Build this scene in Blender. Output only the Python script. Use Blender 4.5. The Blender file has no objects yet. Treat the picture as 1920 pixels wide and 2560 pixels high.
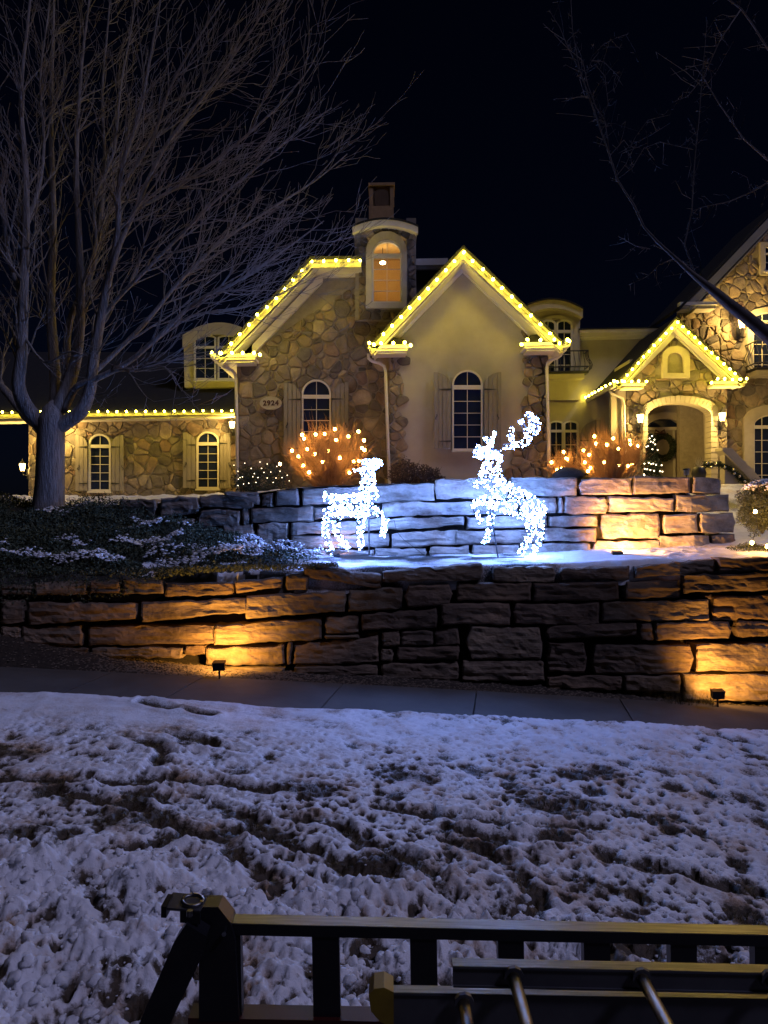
import bpy, math, random
import numpy as np
from mathutils import Vector, Matrix

random.seed(7)
rng = np.random.default_rng(11)
SC = bpy.context.scene
COL = SC.collection

# ------------------------------------------------------------------ camera
F, ROLL, CZ = 1923.0, math.radians(1.1), 2.0
S_, C_ = math.sin(ROLL), math.cos(ROLL)
cam_d = bpy.data.cameras.new('camera')
cam = bpy.data.objects.new('camera', cam_d); COL.objects.link(cam)
cam.matrix_world = Matrix(((C_, S_, 0, 0), (0, 0, -1, 0), (-S_, C_, 0, CZ), (0, 0, 0, 1)))
cam_d.sensor_fit = 'HORIZONTAL'; cam_d.sensor_width = 36; cam_d.lens = 36 * F / 1920
cam_d.clip_start = 0.05; cam_d.clip_end = 3000
SC.camera = cam

# ------------------------------------------------------------------ night sky, moonlight, exposure
SUN_EL, SUN_AZ = math.radians(50), math.radians(118)      # azimuth clockwise from +Y (behind the viewer, to the right)
world = bpy.data.worlds.new('World'); SC.world = world; world.use_nodes = True
wn = world.node_tree; wn.nodes.clear()
sky = wn.nodes.new('ShaderNodeTexSky'); sky.sky_type = 'NISHITA'; sky.sun_disc = False
sky.sun_elevation = SUN_EL; sky.sun_rotation = SUN_AZ; sky.ozone_density = 3
tint = wn.nodes.new('ShaderNodeMix'); tint.data_type = 'RGBA'; tint.blend_type = 'MULTIPLY'
tint.inputs[0].default_value = 1; tint.inputs[7].default_value = (0.30, 0.36, 0.80, 1)
bg = wn.nodes.new('ShaderNodeBackground'); bg.inputs[1].default_value = 0.0011
wo = wn.nodes.new('ShaderNodeOutputWorld')
wn.links.new(sky.outputs[0], tint.inputs[6]); wn.links.new(tint.outputs[2], bg.inputs[0]); wn.links.new(bg.outputs[0], wo.inputs[0])
sun_d = bpy.data.lights.new('moonlight', 'SUN'); sun_d.energy = .85; sun_d.angle = math.radians(8)
sun_d.color = (0.58, 0.57, 1.0)
sun = bpy.data.objects.new('moonlight', sun_d); COL.objects.link(sun)
sdir = Vector((math.sin(SUN_AZ) * math.cos(SUN_EL), math.cos(SUN_AZ) * math.cos(SUN_EL), math.sin(SUN_EL)))
sun.rotation_euler = (-sdir).to_track_quat('-Z', 'Y').to_euler(); sun.location = (0, 0, 40)
SC.view_settings.view_transform = 'Standard'; SC.view_settings.look = 'None'
SC.view_settings.exposure = 0; SC.view_settings.gamma = 1; SC.view_settings.use_curve_mapping = False
SC.render.engine = 'CYCLES'
cy = SC.cycles
cy.use_denoising = True; cy.use_light_tree = True; cy.max_bounces = 5; cy.diffuse_bounces = 3
cy.glossy_bounces = 3; cy.transmission_bounces = 4; cy.transparent_max_bounces = 8
cy.sample_clamp_indirect = 2.0; cy.sample_clamp_direct = 0; cy.caustics_reflective = False; cy.caustics_refractive = False

# ------------------------------------------------------------------ helpers
def W(px, py, Y):
    u = (px - 960) / F; v = (1280 - py) / F
    return Vector(((u * C_ + v * S_) * Y, Y, CZ + (-u * S_ + v * C_) * Y))
def pp(Y, pts):
    out = []
    for a, b in pts:
        w = W(a, b, Y); out.append((w.x, w.z))
    return out

class MB:
    def __init__(s): s.v = []; s.f = []
    def add(s, vs, fs):
        o = len(s.v); s.v.extend(tuple(v) for v in vs); s.f.extend(tuple(i + o for i in f) for f in fs)
    def box(s, x0, x1, y0, y1, z0, z1):
        s.add([(x0,y0,z0),(x1,y0,z0),(x1,y1,z0),(x0,y1,z0),(x0,y0,z1),(x1,y0,z1),(x1,y1,z1),(x0,y1,z1)],
              [(0,3,2,1),(4,5,6,7),(0,1,5,4),(1,2,6,5),(2,3,7,6),(3,0,4,7)])
    def pbox(s, px0, px1, py0, py1, Y, d):       # upright box whose front face spans a rectangle seen at distance Y
        a = W(px0, (py0+py1)/2, Y); b = W(px1, (py0+py1)/2, Y); c = W((px0+px1)/2, py0, Y); e = W((px0+px1)/2, py1, Y)
        s.box(a.x, b.x, Y, Y + d, e.z, c.z)
    def prism(s, pts, y0, y1):
        n = len(pts)
        s.add([(x, y0, z) for x, z in pts] + [(x, y1, z) for x, z in pts],
              [tuple(range(n)), tuple(range(2*n-1, n-1, -1))] + [(i, i+n, (i+1) % n + n, (i+1) % n) for i in range(n)])
    def ring(s, outer, inner, y0, y1, closed=True):
        n = len(outer); m = n if closed else n - 1
        vs = [(x, y0, z) for x, z in outer] + [(x, y0, z) for x, z in inner] + [(x, y1, z) for x, z in outer] + [(x, y1, z) for x, z in inner]
        fs = []
        for i in range(m):
            j = (i + 1) % n
            fs += [(i, j, n+j, n+i), (i, 2*n+i, 2*n+j, j), (n+i, n+j, 3*n+j, 3*n+i), (2*n+i, 3*n+i, 3*n+j, 2*n+j)]
        if not closed:
            fs += [(0, n, 3*n, 2*n), (n-1, 3*n-1, 4*n-1, 2*n-1)]
        s.add(vs, fs)
    def tube(s, pts, rad, k=6, cap=True):
        pts = [Vector(p) for p in pts]; n = len(pts)
        if not hasattr(rad, '__len__'): rad = [rad] * n
        vs = []; up = None
        for i, p in enumerate(pts):
            d = (pts[min(i+1, n-1)] - pts[max(i-1, 0)])
            if d.length < 1e-9: d = Vector((0, 0, 1))
            d.normalize()
            if up is None: up = d.orthogonal().normalized()
            else:
                up = up - d * up.dot(d)
                up = up.normalized() if up.length > 1e-6 else d.orthogonal().normalized()
            w = d.cross(up)
            for j in range(k):
                a = 2 * math.pi * j / k
                vs.append(p + (up * math.cos(a) + w * math.sin(a)) * rad[i])
        fs = [(i*k+j, i*k+(j+1) % k, (i+1)*k+(j+1) % k, (i+1)*k+j) for i in range(n-1) for j in range(k)]
        if cap: fs += [tuple(range(k-1, -1, -1)), tuple((n-1)*k+j for j in range(k))]
        s.add(vs, fs)
    def ico(s, c, r, sz=1.0):
        t = (1 + 5**.5) / 2; q = math.sqrt(1 + t*t)
        V = [(-1,t,0),(1,t,0),(-1,-t,0),(1,-t,0),(0,-1,t),(0,1,t),(0,-1,-t),(0,1,-t),(t,0,-1),(t,0,1),(-t,0,-1),(-t,0,1)]
        Fs = [(0,11,5),(0,5,1),(0,1,7),(0,7,10),(0,10,11),(1,5,9),(5,11,4),(11,10,2),(10,7,6),(7,1,8),(3,9,4),(3,4,2),(3,2,6),(3,6,8),(3,8,9),(4,9,5),(2,4,11),(6,2,10),(8,6,7),(9,8,1)]
        s.add([(c[0]+x/q*r, c[1]+y/q*r, c[2]+z/q*r*sz) for x, y, z in V], Fs)
    def mesh(s, name, mat, smooth=False):
        me = bpy.data.meshes.new(name); me.from_pydata(s.v, [], s.f); me.update()
        if mat: me.materials.append(mat)
        if smooth: me.polygons.foreach_set('use_smooth', [True] * len(me.polygons))
        return me
    def obj(s, name, mat, parent=None, smooth=False, recalc=True):
        me = s.mesh(name, mat, smooth)
        if recalc and len(s.f) < 60000:
            import bmesh
            bm = bmesh.new(); bm.from_mesh(me); bmesh.ops.recalc_face_normals(bm, faces=bm.faces); bm.to_mesh(me); bm.free()
        return link(name, me, parent)
def link(name, data, parent=None):
    o = bpy.data.objects.new(name, data); COL.objects.link(o)
    if parent: o.parent = parent; o.matrix_parent_inverse = parent.matrix_basis.inverted()
    return o
def tag(o, label=None, cat=None, group=None, kind=None):
    if label: o['label'] = label
    if cat: o['category'] = cat
    if group: o['group'] = group
    if kind: o['kind'] = kind
    return o
def empty(name, loc=(0, 0, 0), label=None, cat=None, group=None, kind=None):
    o = bpy.data.objects.new(name, None); COL.objects.link(o); o.location = loc; o.empty_display_size = .1
    return tag(o, label, cat, group, kind)
def lamp(name, kind, loc, energy, color, parent=None, radius=.03, aim=None, spot=None):
    d = bpy.data.lights.new(name, kind); d.energy = energy; d.color = color; d.shadow_soft_size = radius
    if spot: d.spot_size = math.radians(spot); d.spot_blend = 1.0
    o = link(name, d, None); o.location = loc
    if aim is not None: o.rotation_euler = (Vector(aim) - Vector(loc)).to_track_quat('-Z', 'Y').to_euler()
    if parent:
        o.parent = parent; o.matrix_parent_inverse = parent.matrix_basis.inverted()
    return o

# numpy noise ------------------------------------------------------
def _h(ix, iy, s):
    n = (ix.astype(np.int64) * 374761393 + iy.astype(np.int64) * 668265263 + s * 974634777) & 0xffffffff
    n = ((n ^ (n >> 13)) * 1274126177) & 0xffffffff
    n = (n ^ (n >> 16)) & 0xffffffff
    return n / 4294967295.0
def vnoise(x, y, s=0):
    x = np.asarray(x, float); y = np.asarray(y, float)
    ix = np.floor(x); iy = np.floor(y); fx = x - ix; fy = y - iy
    fx = fx*fx*fx*(fx*(fx*6-15)+10); fy = fy*fy*fy*(fy*(fy*6-15)+10)
    ix = ix.astype(np.int64); iy = iy.astype(np.int64)
    a = _h(ix, iy, s); b = _h(ix+1, iy, s); c = _h(ix, iy+1, s); d = _h(ix+1, iy+1, s)
    return (a+(b-a)*fx) + ((c+(d-c)*fx) - (a+(b-a)*fx)) * fy
def fbm(x, y, s=0, o=4):
    t = 0; a = .5; f = 1.0
    for i in range(o):
        t = t + a * (vnoise(x*f, y*f, s+i) - .5) * 2; a *= .5; f *= 2.03
    return t
def cells(x, y, s=0, prob=1.0):
    """distance to the nearest scattered point, and that point's random value"""
    ix = np.floor(x).astype(np.int64); iy = np.floor(y).astype(np.int64)
    best = np.full(np.shape(x), 9.0); val = np.zeros(np.shape(x))
    for dx in (-1, 0, 1):
        for dy in (-1, 0, 1):
            cx = ix+dx; cyy = iy+dy
            qx = cx + _h(cx, cyy, s+7); qy = cyy + _h(cx, cyy, s+13)
            d = np.hypot(qx-x, qy-y)
            if prob < 1: d = np.where(_h(cx, cyy, s+29) < prob, d, 9.0)
            r = _h(cx, cyy, s+31); m = d < best
            best = np.where(m, d, best); val = np.where(m, r, val)
    return best, val

# materials --------------------------------------------------------
def ramp(nt, fac, stops):
    r = nt.nodes.new('ShaderNodeValToRGB'); el = r.color_ramp.elements
    while len(el) < len(stops): el.new(.5)
    for e, (p, c) in zip(el, stops): e.position = p; e.color = (*c, 1)
    if fac is not None: nt.links.new(fac, r.inputs[0])
    return r
def noise(nt, scale, detail=6, rough=.6, stretch=None, coord='Object'):
    tc = nt.nodes.new('ShaderNodeTexCoord'); src = tc.outputs[coord]
    if stretch:
        mp = nt.nodes.new('ShaderNodeMapping'); mp.inputs['Scale'].default_value = stretch
        nt.links.new(src, mp.inputs[0]); src = mp.outputs[0]
    n = nt.nodes.new('ShaderNodeTexNoise'); n.inputs['Scale'].default_value = scale
    n.inputs['Detail'].default_value = detail; n.inputs['Roughness'].default_value = rough
    nt.links.new(src, n.inputs['Vector']); return n
def new_mat(name):
    m = bpy.data.materials.new(name); m.use_nodes = True
    return m, m.node_tree, m.node_tree.nodes['Principled BSDF']
def bump(nt, b, src, strength, dist=.01, prev=None):
    bp = nt.nodes.new('ShaderNodeBump'); bp.inputs['Strength'].default_value = strength; bp.inputs['Distance'].default_value = dist
    nt.links.new(src, bp.inputs['Height'])
    if prev: nt.links.new(prev.outputs[0], bp.inputs['Normal'])
    nt.links.new(bp.outputs[0], b.inputs['Normal']); return bp
def mixc(nt, a, b, fac, mode='MIX'):
    m = nt.nodes.new('ShaderNodeMix'); m.data_type = 'RGBA'; m.blend_type = mode
    for sock, val in ((0, fac), (6, a), (7, b)):
        if hasattr(val, 'links'): nt.links.new(val, m.inputs[sock])
        elif sock == 0: m.inputs[0].default_value = val
        else: m.inputs[sock].default_value = (*val, 1)
    return m.outputs[2]
def simple(name, c1, c2, scale=6, rough=.7, bs=.3, bd=.01, metal=0, stretch=None, bscale=None, detail=6):
    m, nt, b = new_mat(name)
    n = noise(nt, scale, detail, .6, stretch); r = ramp(nt, n.outputs[0], [(.3, c1), (.7, c2)])
    nt.links.new(r.outputs[0], b.inputs['Base Color']); b.inputs['Roughness'].default_value = rough; b.inputs['Metallic'].default_value = metal
    if bs: bump(nt, b, noise(nt, bscale or scale*4, 5, .6, stretch).outputs[0], bs, bd)
    return m
def stone_mat(name, cols, scale=3, strata=(1, 1, 1), bs=.8, bd=.03, stain=None, rough=.85, coord='Object'):
    m, nt, b = new_mat(name)
    oi = nt.nodes.new('ShaderNodeObjectInfo')
    base = ramp(nt, oi.outputs['Random'], [(i / (len(cols) - 1), c) for i, c in enumerate(cols)])
    n = noise(nt, scale, 8, .65, strata, coord); rr = ramp(nt, n.outputs[0], [(.25, (.45, .45, .45)), (.75, (1.35, 1.3, 1.25))])
    col = mixc(nt, base.outputs[0], rr.outputs[0], 1.0, 'MULTIPLY')
    if stain:
        n2 = noise(nt, scale*.7, 4, .6, None, coord); r2 = ramp(nt, n2.outputs[0], [(.5, (0, 0, 0)), (.66, (1, 1, 1))])
        mul = nt.nodes.new('ShaderNodeMath'); mul.operation = 'MULTIPLY'; mul.inputs[1].default_value = .65
        nt.links.new(r2.outputs[0], mul.inputs[0]); col = mixc(nt, col, stain, mul.outputs[0]); n3 = noise(nt, scale*.45, 5, .7, (1, 1, 1.5), coord); r3 = ramp(nt, n3.outputs[0], [(.40, (.50,.47,.44)), (.52, (1, 1, 1)), (.66, (1.35,1.3,1.22))]); col = mixc(nt, col, r3.outputs[0], 1.0, 'MULTIPLY')
    nt.links.new(col, b.inputs['Base Color']); b.inputs['Roughness'].default_value = rough
    b1 = bump(nt, b, noise(nt, scale*2.2, 8, .7, strata, coord).outputs[0], bs, bd)
    bump(nt, b, noise(nt, scale*14, 4, .7, None, coord).outputs[0], bs*.6, bd*.25, b1)
    return m
def emit(name, col, strength):
    m, nt, b = new_mat(name); nt.nodes.remove(b)
    e = nt.nodes.new('ShaderNodeEmission'); e.inputs[0].default_value = (*col, 1); e.inputs[1].default_value = strength
    nt.links.new(e.outputs[0], nt.nodes['Material Output'].inputs[0]); return m
M = {}
M['rubble'] = stone_mat('rubble_stone', [(.18,.14,.11), (.34,.27,.20), (.10,.09,.085), (.26,.19,.135), (.42,.35,.26), (.14,.125,.12), (.27,.225,.18), (.09,.08,.08), (.33,.26,.18), (.21,.14,.115)], 4, None, .9, .03)
M['mortar'] = simple('mortar', (.24,.21,.17), (.33,.29,.235), 9, .9, .4, .01)
M['stucco'] = simple('stucco', (.36,.325,.275), (.43,.385,.33), 2.5, .9, .35, .006, bscale=90)
M['trim'] = simple('painted_trim', (.60,.56,.50), (.70,.66,.60), 3, .55, .08, .002)
M['eave'] = simple('darkened_trim', (.26,.24,.20), (.33,.30,.25), 3, .55, .08, .002)  # same white trim, darkened so the nearby bulbs don't burn it out
M['surround'] = simple('stone_surround', (.42,.37,.29), (.50,.45,.36), 5, .8, .25, .004)
M['shutter'] = simple('weathered_shutter_wood', (.20,.175,.15), (.28,.25,.22), 5, .7, .3, .004, stretch=(8, 8, 1))
M['iron'] = simple('black_iron', (.012,.012,.013), (.02,.02,.02), 9, .5, .1, .002)
M['roof'] = simple('dark_shingle', (.006,.006,.007), (.014,.013,.013), 8, .9, .6, .02)
M['door'] = simple('door_wood', (.10,.06,.035), (.17,.11,.065), 4, .45, .2, .003, stretch=(6, 6, 1))
M['sandstone'] = stone_mat('sandstone_block', [(.19,.135,.085), (.13,.085,.055), (.22,.17,.12), (.16,.115,.08), (.25,.20,.14), (.11,.075,.05), (.20,.145,.10)], 2.4, (.7, .7, 2.4), 1.0, .05, (.11,.075,.055))
M['limestone'] = stone_mat('limestone_block', [(.31,.29,.25), (.41,.38,.34), (.25,.215,.18), (.45,.42,.38), (.33,.28,.235), (.38,.34,.295)], 2.6, (.7, .7, 1.8), 1.0, .045, (.20,.13,.09))
M['soil'] = simple('dark_soil', (.006,.005,.004), (.02,.015,.010), 20, 1, .8, .02)
M['mulch'] = simple('mulch', (.015,.011,.008), (.05,.036,.024), 30, 1, .8, .02)
M['chip'] = stone_mat('gravel_chip', [(.10,.08,.06), (.20,.16,.12), (.06,.05,.04), (.28,.24,.2)], 30, None, .3, .005)
M['concrete'] = simple('concrete_slab', (.060,.054,.047), (.095,.086,.075), 2.2, .75, .3, .003, bscale=60)
M['bark'] = simple('smooth_bark', (.14,.127,.12), (.32,.295,.28), 4, .85, 1.0, .05, stretch=(5, 5, .8), bscale=9)
M['bark_dark'] = simple('dark_bark', (.05,.04,.038), (.09,.075,.07), 9, .85, .3, .008)
M['twig'] = simple('bare_twig', (.20,.12,.06), (.32,.20,.11), 9, .8, 0)
M['leafdark'] = simple('juniper_green', (.022,.034,.018), (.075,.095,.055), 3, .8, 0)
M['leafbush'] = simple('winter_shrub_leaf', (.03,.022,.022), (.085,.06,.055), 5, .8, 0)
M['pine'] = simple('pine_needles', (.015,.028,.012), (.04,.06,.028), 5, .8, 0)
M['blackpaint'] = simple('black_powder_coat', (.006,.006,.008), (.012,.012,.015), 9, .35, .1, .002)
M['alu'] = simple('brushed_aluminium', (.16,.16,.17), (.34,.34,.35), 3, .32, .25, .002, metal=1, stretch=(1, 60, 60), bscale=5)
M['alu_dark'] = simple('dirty_aluminium', (.10,.10,.11), (.17,.17,.18), 6, .5, .2, .002, metal=.8)
M['rung'] = simple('worn_rung', (.09,.075,.045), (.26,.21,.12), 14, .4, .3, .002, metal=.9, stretch=(1, 1, 1))
M['yellow'] = simple('yellow_plastic', (.16,.10,.01), (.24,.16,.012), 10, .5, .2, .003)
M['chimney'] = simple('chimney_clay', (.36,.22,.11), (.46,.29,.15), 6, .8, .3, .004)
M['red'] = simple('red_painted_steel', (.03,.004,.003), (.045,.006,.005), 10, .4, .1, .002)
M['wire_w'] = simple('white_coated_wire', (.03,.032,.035), (.05,.052,.055), 9, .4, 0)
M['cord'] = simple('green_cord', (.012,.02,.012), (.02,.03,.02), 9, .6, 0)
M['plaque'] = simple('cream_plaque', (.42,.38,.30), (.50,.46,.37), 9, .6, .1, .002)
M['ink'] = simple('maroon_numeral', (.05,.012,.010), (.06,.016,.012), 9, .6, 0)
M['glassdark'] = simple('dark_window_glass', (.010,.015,.045), (.018,.026,.07), 1.5, .06, .02, .002, bscale=2)  # blue base stands in for the sky reflected in the panes
M['ornament'] = simple('silver_bauble', (.55,.5,.42), (.65,.6,.5), 9, .25, 0, metal=.8)
M['wall_in'] = simple('warm_interior_plaster', (.55,.38,.17), (.62,.44,.21), 2, .9, 0)
m, nt, b = new_mat('clear_window_glass'); nt.nodes.remove(b)
tr = nt.nodes.new('ShaderNodeBsdfTransparent'); gl = nt.nodes.new('ShaderNodeBsdfGlossy'); gl.inputs['Roughness'].default_value = .05
mx = nt.nodes.new('ShaderNodeMixShader'); mx.inputs[0].default_value = .08
nt.links.new(tr.outputs[0], mx.inputs[1]); nt.links.new(gl.outputs[0], mx.inputs[2]); nt.links.new(mx.outputs[0], nt.nodes['Material Output'].inputs[0])
M['glass'] = m
YEL = (1.0, .80, .10); AMB = (1.0, .52, .12)
M['bulb_y'] = emit('yellow_bulb_glow', (1.0, .77, .05), 105)
M['bulb_a'] = emit('amber_bulb_glow', (1.0, .46, .09), 170)
M['bulb_mini'] = emit('mini_bulb_glow', (1.0, .80, .50), 7)
M['led'] = emit('cold_led_glow', (.17, .33, 1.0), 140)
M['lantern'] = emit('lantern_glow', (1.0, .66, .22), 14)
M['pendant'] = emit('pendant_glow', (1.0, .75, .35), 20)
# snow: colour only; the 'bare' attribute is where the cover has melted or been scraped off
def snow_mat(name, bare1, bare2, bd=.012, sc=40):
    m, nt, b = new_mat(name)
    at = nt.nodes.new('ShaderNodeAttribute'); at.attribute_name = 'bare'
    n = noise(nt, 55, 4, .7); ad = nt.nodes.new('ShaderNodeMath'); ad.operation = 'MULTIPLY_ADD'
    nt.links.new(n.outputs[0], ad.inputs[0]); ad.inputs[1].default_value = .7; nt.links.new(at.outputs['Fac'], ad.inputs[2])
    f = ramp(nt, ad.outputs[0], [(.66, (0, 0, 0)), (.95, (1, 1, 1))])
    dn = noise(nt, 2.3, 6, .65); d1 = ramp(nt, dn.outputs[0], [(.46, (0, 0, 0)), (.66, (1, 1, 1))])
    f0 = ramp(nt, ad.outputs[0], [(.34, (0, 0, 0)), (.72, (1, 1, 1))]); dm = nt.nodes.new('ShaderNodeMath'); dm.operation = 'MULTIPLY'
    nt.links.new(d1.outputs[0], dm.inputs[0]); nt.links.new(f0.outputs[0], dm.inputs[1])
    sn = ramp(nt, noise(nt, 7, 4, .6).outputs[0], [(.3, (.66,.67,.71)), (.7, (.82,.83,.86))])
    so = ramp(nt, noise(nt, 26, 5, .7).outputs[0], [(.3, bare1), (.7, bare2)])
    sd = mixc(nt, sn.outputs[0], (.40,.25,.13), dm.outputs[0])  # brown tint: dirt, plus warm shading painted onto the near lumps
    nt.links.new(mixc(nt, sd, so.outputs[0], f.outputs[0]), b.inputs['Base Color'])
    b.inputs['Roughness'].default_value = .55
    b1 = bump(nt, b, noise(nt, sc, 6, .7).outputs[0], .8, bd)
    return m
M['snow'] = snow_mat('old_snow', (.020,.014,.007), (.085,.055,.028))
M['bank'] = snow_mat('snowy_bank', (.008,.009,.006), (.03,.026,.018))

def icomesh(name, r, mat, sz=1.0):
    mb = MB(); mb.ico((0, 0, 0), r, sz); return mb.mesh(name, M[mat], True)

# ------------------------------------------------------------------ terrain
def side_line(X):      # back edge of the pavement: distance and height; the pavement runs downhill to the right
    Y2 = np.interp(X, [-12, -4.5, 0, 4.8, 14], [8.75, 9.0, 9.2, 9.6, 10.3])
    z = np.interp(X, [-12, -4.5, 0, 4.8, 14], [.85, .27, -.086, -.537, -1.35])
    return Y2, z
def front_line(X):
    return side_line(X)[0] - np.interp(X, [-4, 0, 4.5], [1.24, 1.22, 1.14])
def lawn_z(X, Y):
    Y1 = front_line(X); z = side_line(X)[1]
    return z - .028 * np.maximum(Y1 - Y, 0)
def wall1_Y(X): return np.interp(X, [-9, -4.5, -2.2, 0, 2.5, 4.8, 9], [8.95, 9.3, 9.5, 9.68, 9.80, 9.78, 9.9])
def wall2_Y(X): return np.interp(X, [-5.0, -4.2, -3.0, -1.9, -1.3, 0, 3.6, 4.6, 5.4, 6.3], [13.0, 12.7, 12.2, 11.75, 11.45, 11.3, 11.3, 11.5, 12.1, 13.3])
def bank_z(X, Y):
    yb = np.interp(X, [-9, -5.6, -4.25, -1.93, -1.35, 0, 4.5, 6, 9], [13, 13, 12.6, 11.6, 11.4, 11.3, 11.4, 12.5, 13])
    zb = np.interp(X, [-9, -5.6, -4.25, -1.93, -1.35, 0, 4.5, 6, 9], [2.25, 2.14, 2.02, 1.54, 1.39, 1.35, 1.37, 1.5, 1.6])
    t = np.clip((Y - 9.75) / (yb - 9.75), 0, 1)
    z = 1.27 + (zb - 1.27) * t
    up = np.clip((Y - yb) / 6, 0, 1)
    zu = np.interp(X, [-9, -4, -1.5, 9], [2.55, 2.5, 2.42, 2.42])
    return np.where(Y > yb, zb + (zu - zb) * up, z)

def heightfield(name, X, Y, Z, bare, mat, parent=None):
    nr, nc = X.shape
    me = bpy.data.meshes.new(name)
    co = np.stack([X, Y, Z], -1).reshape(-1, 3).astype(np.float32)
    idx = np.arange(nr*nc).reshape(nr, nc)
    q = np.stack([idx[:-1, :-1], idx[:-1, 1:], idx[1:, 1:], idx[1:, :-1]], -1).reshape(-1, 4)
    me.vertices.add(len(co)); me.vertices.foreach_set('co', co.ravel())
    me.loops.add(q.size); me.loops.foreach_set('vertex_index', q.ravel().astype(np.int32))
    me.polygons.add(len(q)); me.polygons.foreach_set('loop_start', np.arange(0, q.size, 4, dtype=np.int32))
    me.polygons.foreach_set('use_smooth', np.ones(len(q), bool))
    me.update(calc_edges=True); me.validate()
    if bare is not None:
        a = me.attributes.new('bare', 'FLOAT', 'POINT'); a.data.foreach_set('value', bare.ravel().astype(np.float32))
    me.materials.append(mat)
    return link(name, me, parent)

tag(heightfield('ground', *[np.array(a, float) for a in ([[-900, 900], [-900, 900]], [[-900, -900], [900, 900]], [[-2.2, -2.2], [-2.2, -2.2]])], None, M['soil']), kind='structure')
rd = MB(); rd.box(-30, 30, -6, 2.15, -1.2, -.62); tag(rd.obj('road', M['concrete']), kind='structure')

# snow covered lawn ---------------------------------------------------
NR, NC = 640, 560
yy = np.geomspace(2.15, 8.9, NR); uu = np.linspace(-1, 1, NC)
Yg = np.repeat(yy[:, None], NC, 1); Xg = uu[None, :] * (0.62 * Yg + .5)
tb = np.linspace(0, 1, NR)[:, None]
ruts = [[(120,1990),(330,2040),(560,2140),(700,2240)], [(538,2025),(640,2080),(760,2150),(960,2240)], [(717,2050),(850,2090),(1000,2170),(1130,2200)],
        [(210,2180),(330,2150),(480,2120),(640,2105)], [(60,2130),(180,2190),(250,2280),(300,2340)], [(960,2030),(1150,2065),(1330,2085),(1500,2080)],
        [(1200,2110),(1330,2125),(1380,2110)], [(1130,2120),(1260,2180),(1330,2260),(1330,2300)], [(1520,2170),(1700,2200),(1800,2230)],
        [(980,2170),(1080,2220),(1120,2260)], [(0,1960),(200,1975),(430,1965)], [(320,1860),(420,1900),(380,1930)], [(440,1850),(520,1880),(600,1890)],
        [(430,1970),(520,1965),(680,1985)], [(360,1765),(430,1785)], [(470,1790),(520,1800)], [(1790,1845),(1885,1870)], [(330,2270),(420,2260),(520,2270)]]
xw = Xg; yw = Yg
base = lawn_z(Xg, Yg)
near = np.clip((4.75 + .25*fbm(Xg*.9, Yg*.9, 3) - .16*Xg - Yg) / .9, 0, 1); near = near*near*(3-2*near)
mid = np.clip((7.4 - Yg + .7*fbm(Xg*.6, Yg*.6, 51)) / 2.0, 0, 1)
h = .035*fbm(Xg*.9, Yg*.9, 5) + .016*fbm(Xg*3, Yg*3, 9)
wx = Xg + .03*fbm(Xg*9, Yg*9, 61); wy = Yg + .03*fbm(Xg*9, Yg*9, 62)
d1, v1 = cells(wx*13, wy*9, 1, .62); d2, v2 = cells(wx*23, wy*17, 2, .55); d3, v3 = cells(wx*4.2, wy*3.2, 3, .35)
pit1 = np.clip(1 - d1/(.25+.30*v1), 0, 1)**.8 * (.5+.5*v1); pit2 = np.clip(1 - d2/(.3+.25*v2), 0, 1)**.8
pit3 = np.clip(1 - d3/(.25+.35*v3), 0, 1)
dens = np.clip(.34 + 1.05*mid + .34*np.clip(Xg, -1, 3)*.5 + .45*fbm(Xg*1.1, Yg*1.1, 70), 0.03, 1.15)
h -= dens * (.042*pit1 + .020*pit2 + .034*pit3)
h += .009*dens*fbm(Xg*22, Yg*22, 77, 4)
rut = np.zeros_like(Xg)
for r in ruts:
    P = []
    for a, b in r:                      # ruts lie on the lawn surface
        Y = 5.0
        for _ in range(30):
            w = W(a, b, Y); zz = float(lawn_z(np.array(w.x), np.array(Y))); Y *= 1 + .8 * ((w.z - zz) / (2.2)); Y = min(max(Y, 2.2), 9)
        P.append((W(a, b, Y).x, Y))
    for (x0, y0), (x1, y1) in zip(P[:-1], P[1:]):
        dx, dy = x1-x0, y1-y0; L2 = dx*dx+dy*dy+1e-9
        ox = .07*fbm(Xg*5, Yg*5, 81); oy = .07*fbm(Xg*5, Yg*5, 82)
        t = np.clip(((Xg+ox-x0)*dx+(Yg+oy-y0)*dy)/L2, 0, 1); dd = np.hypot(Xg+ox-x0-t*dx, Yg+oy-y0-t*dy)
        wdt = .055 + .03*vnoise(Xg*3, Yg*3, 83)
        rut = np.maximum(rut, np.exp(-(dd/wdt)**2)); h += .016*np.exp(-((dd-.13)/.05)**2)*(.5+vnoise(Xg*8, Yg*8, 84))
rut = rut*np.clip(.25+1.3*vnoise(Xg*4.5, Yg*4.5, 88), 0, 1)
h -= .040*rut
# ploughed lumps near the kerb
def lumps(sc, s, pr):
    lx = Xg + .10*fbm(Xg*5, Yg*5, s+40)/sc*4; ly = Yg + .10*fbm(Xg*5, Yg*5, s+41)/sc*4
    d, v = cells(lx*sc, ly*sc, s, pr); return np.sqrt(np.clip(1 - (d/(.45+.35*v))**2, 0, 1))*(.35+.65*v)
def ridge(f, s_, o=4):
    t = 0; a = 1.0
    for i in range(o): t = t + a*(1-np.abs(2*vnoise(Xg*f*2.07**i+.3*i, Yg*f*2.07**i, s_+i)-1))**2; a *= .5
    return t/2
lz = .19*ridge(2.6, 140, 2)*lumps(3.4, 101, .7) + .060*lumps(7.5, 102, .6)*(.4+ridge(8, 150, 2)) + .045*ridge(9, 160, 4) + .014*lumps(27, 104, .8) + .022*fbm(Xg*11, Yg*11, 108, 4) - .03
med = np.clip((5.7 - .2*Xg + .4*fbm(Xg*.8, Yg*.8, 91) - Yg)/1.1, 0, 1)
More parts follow.
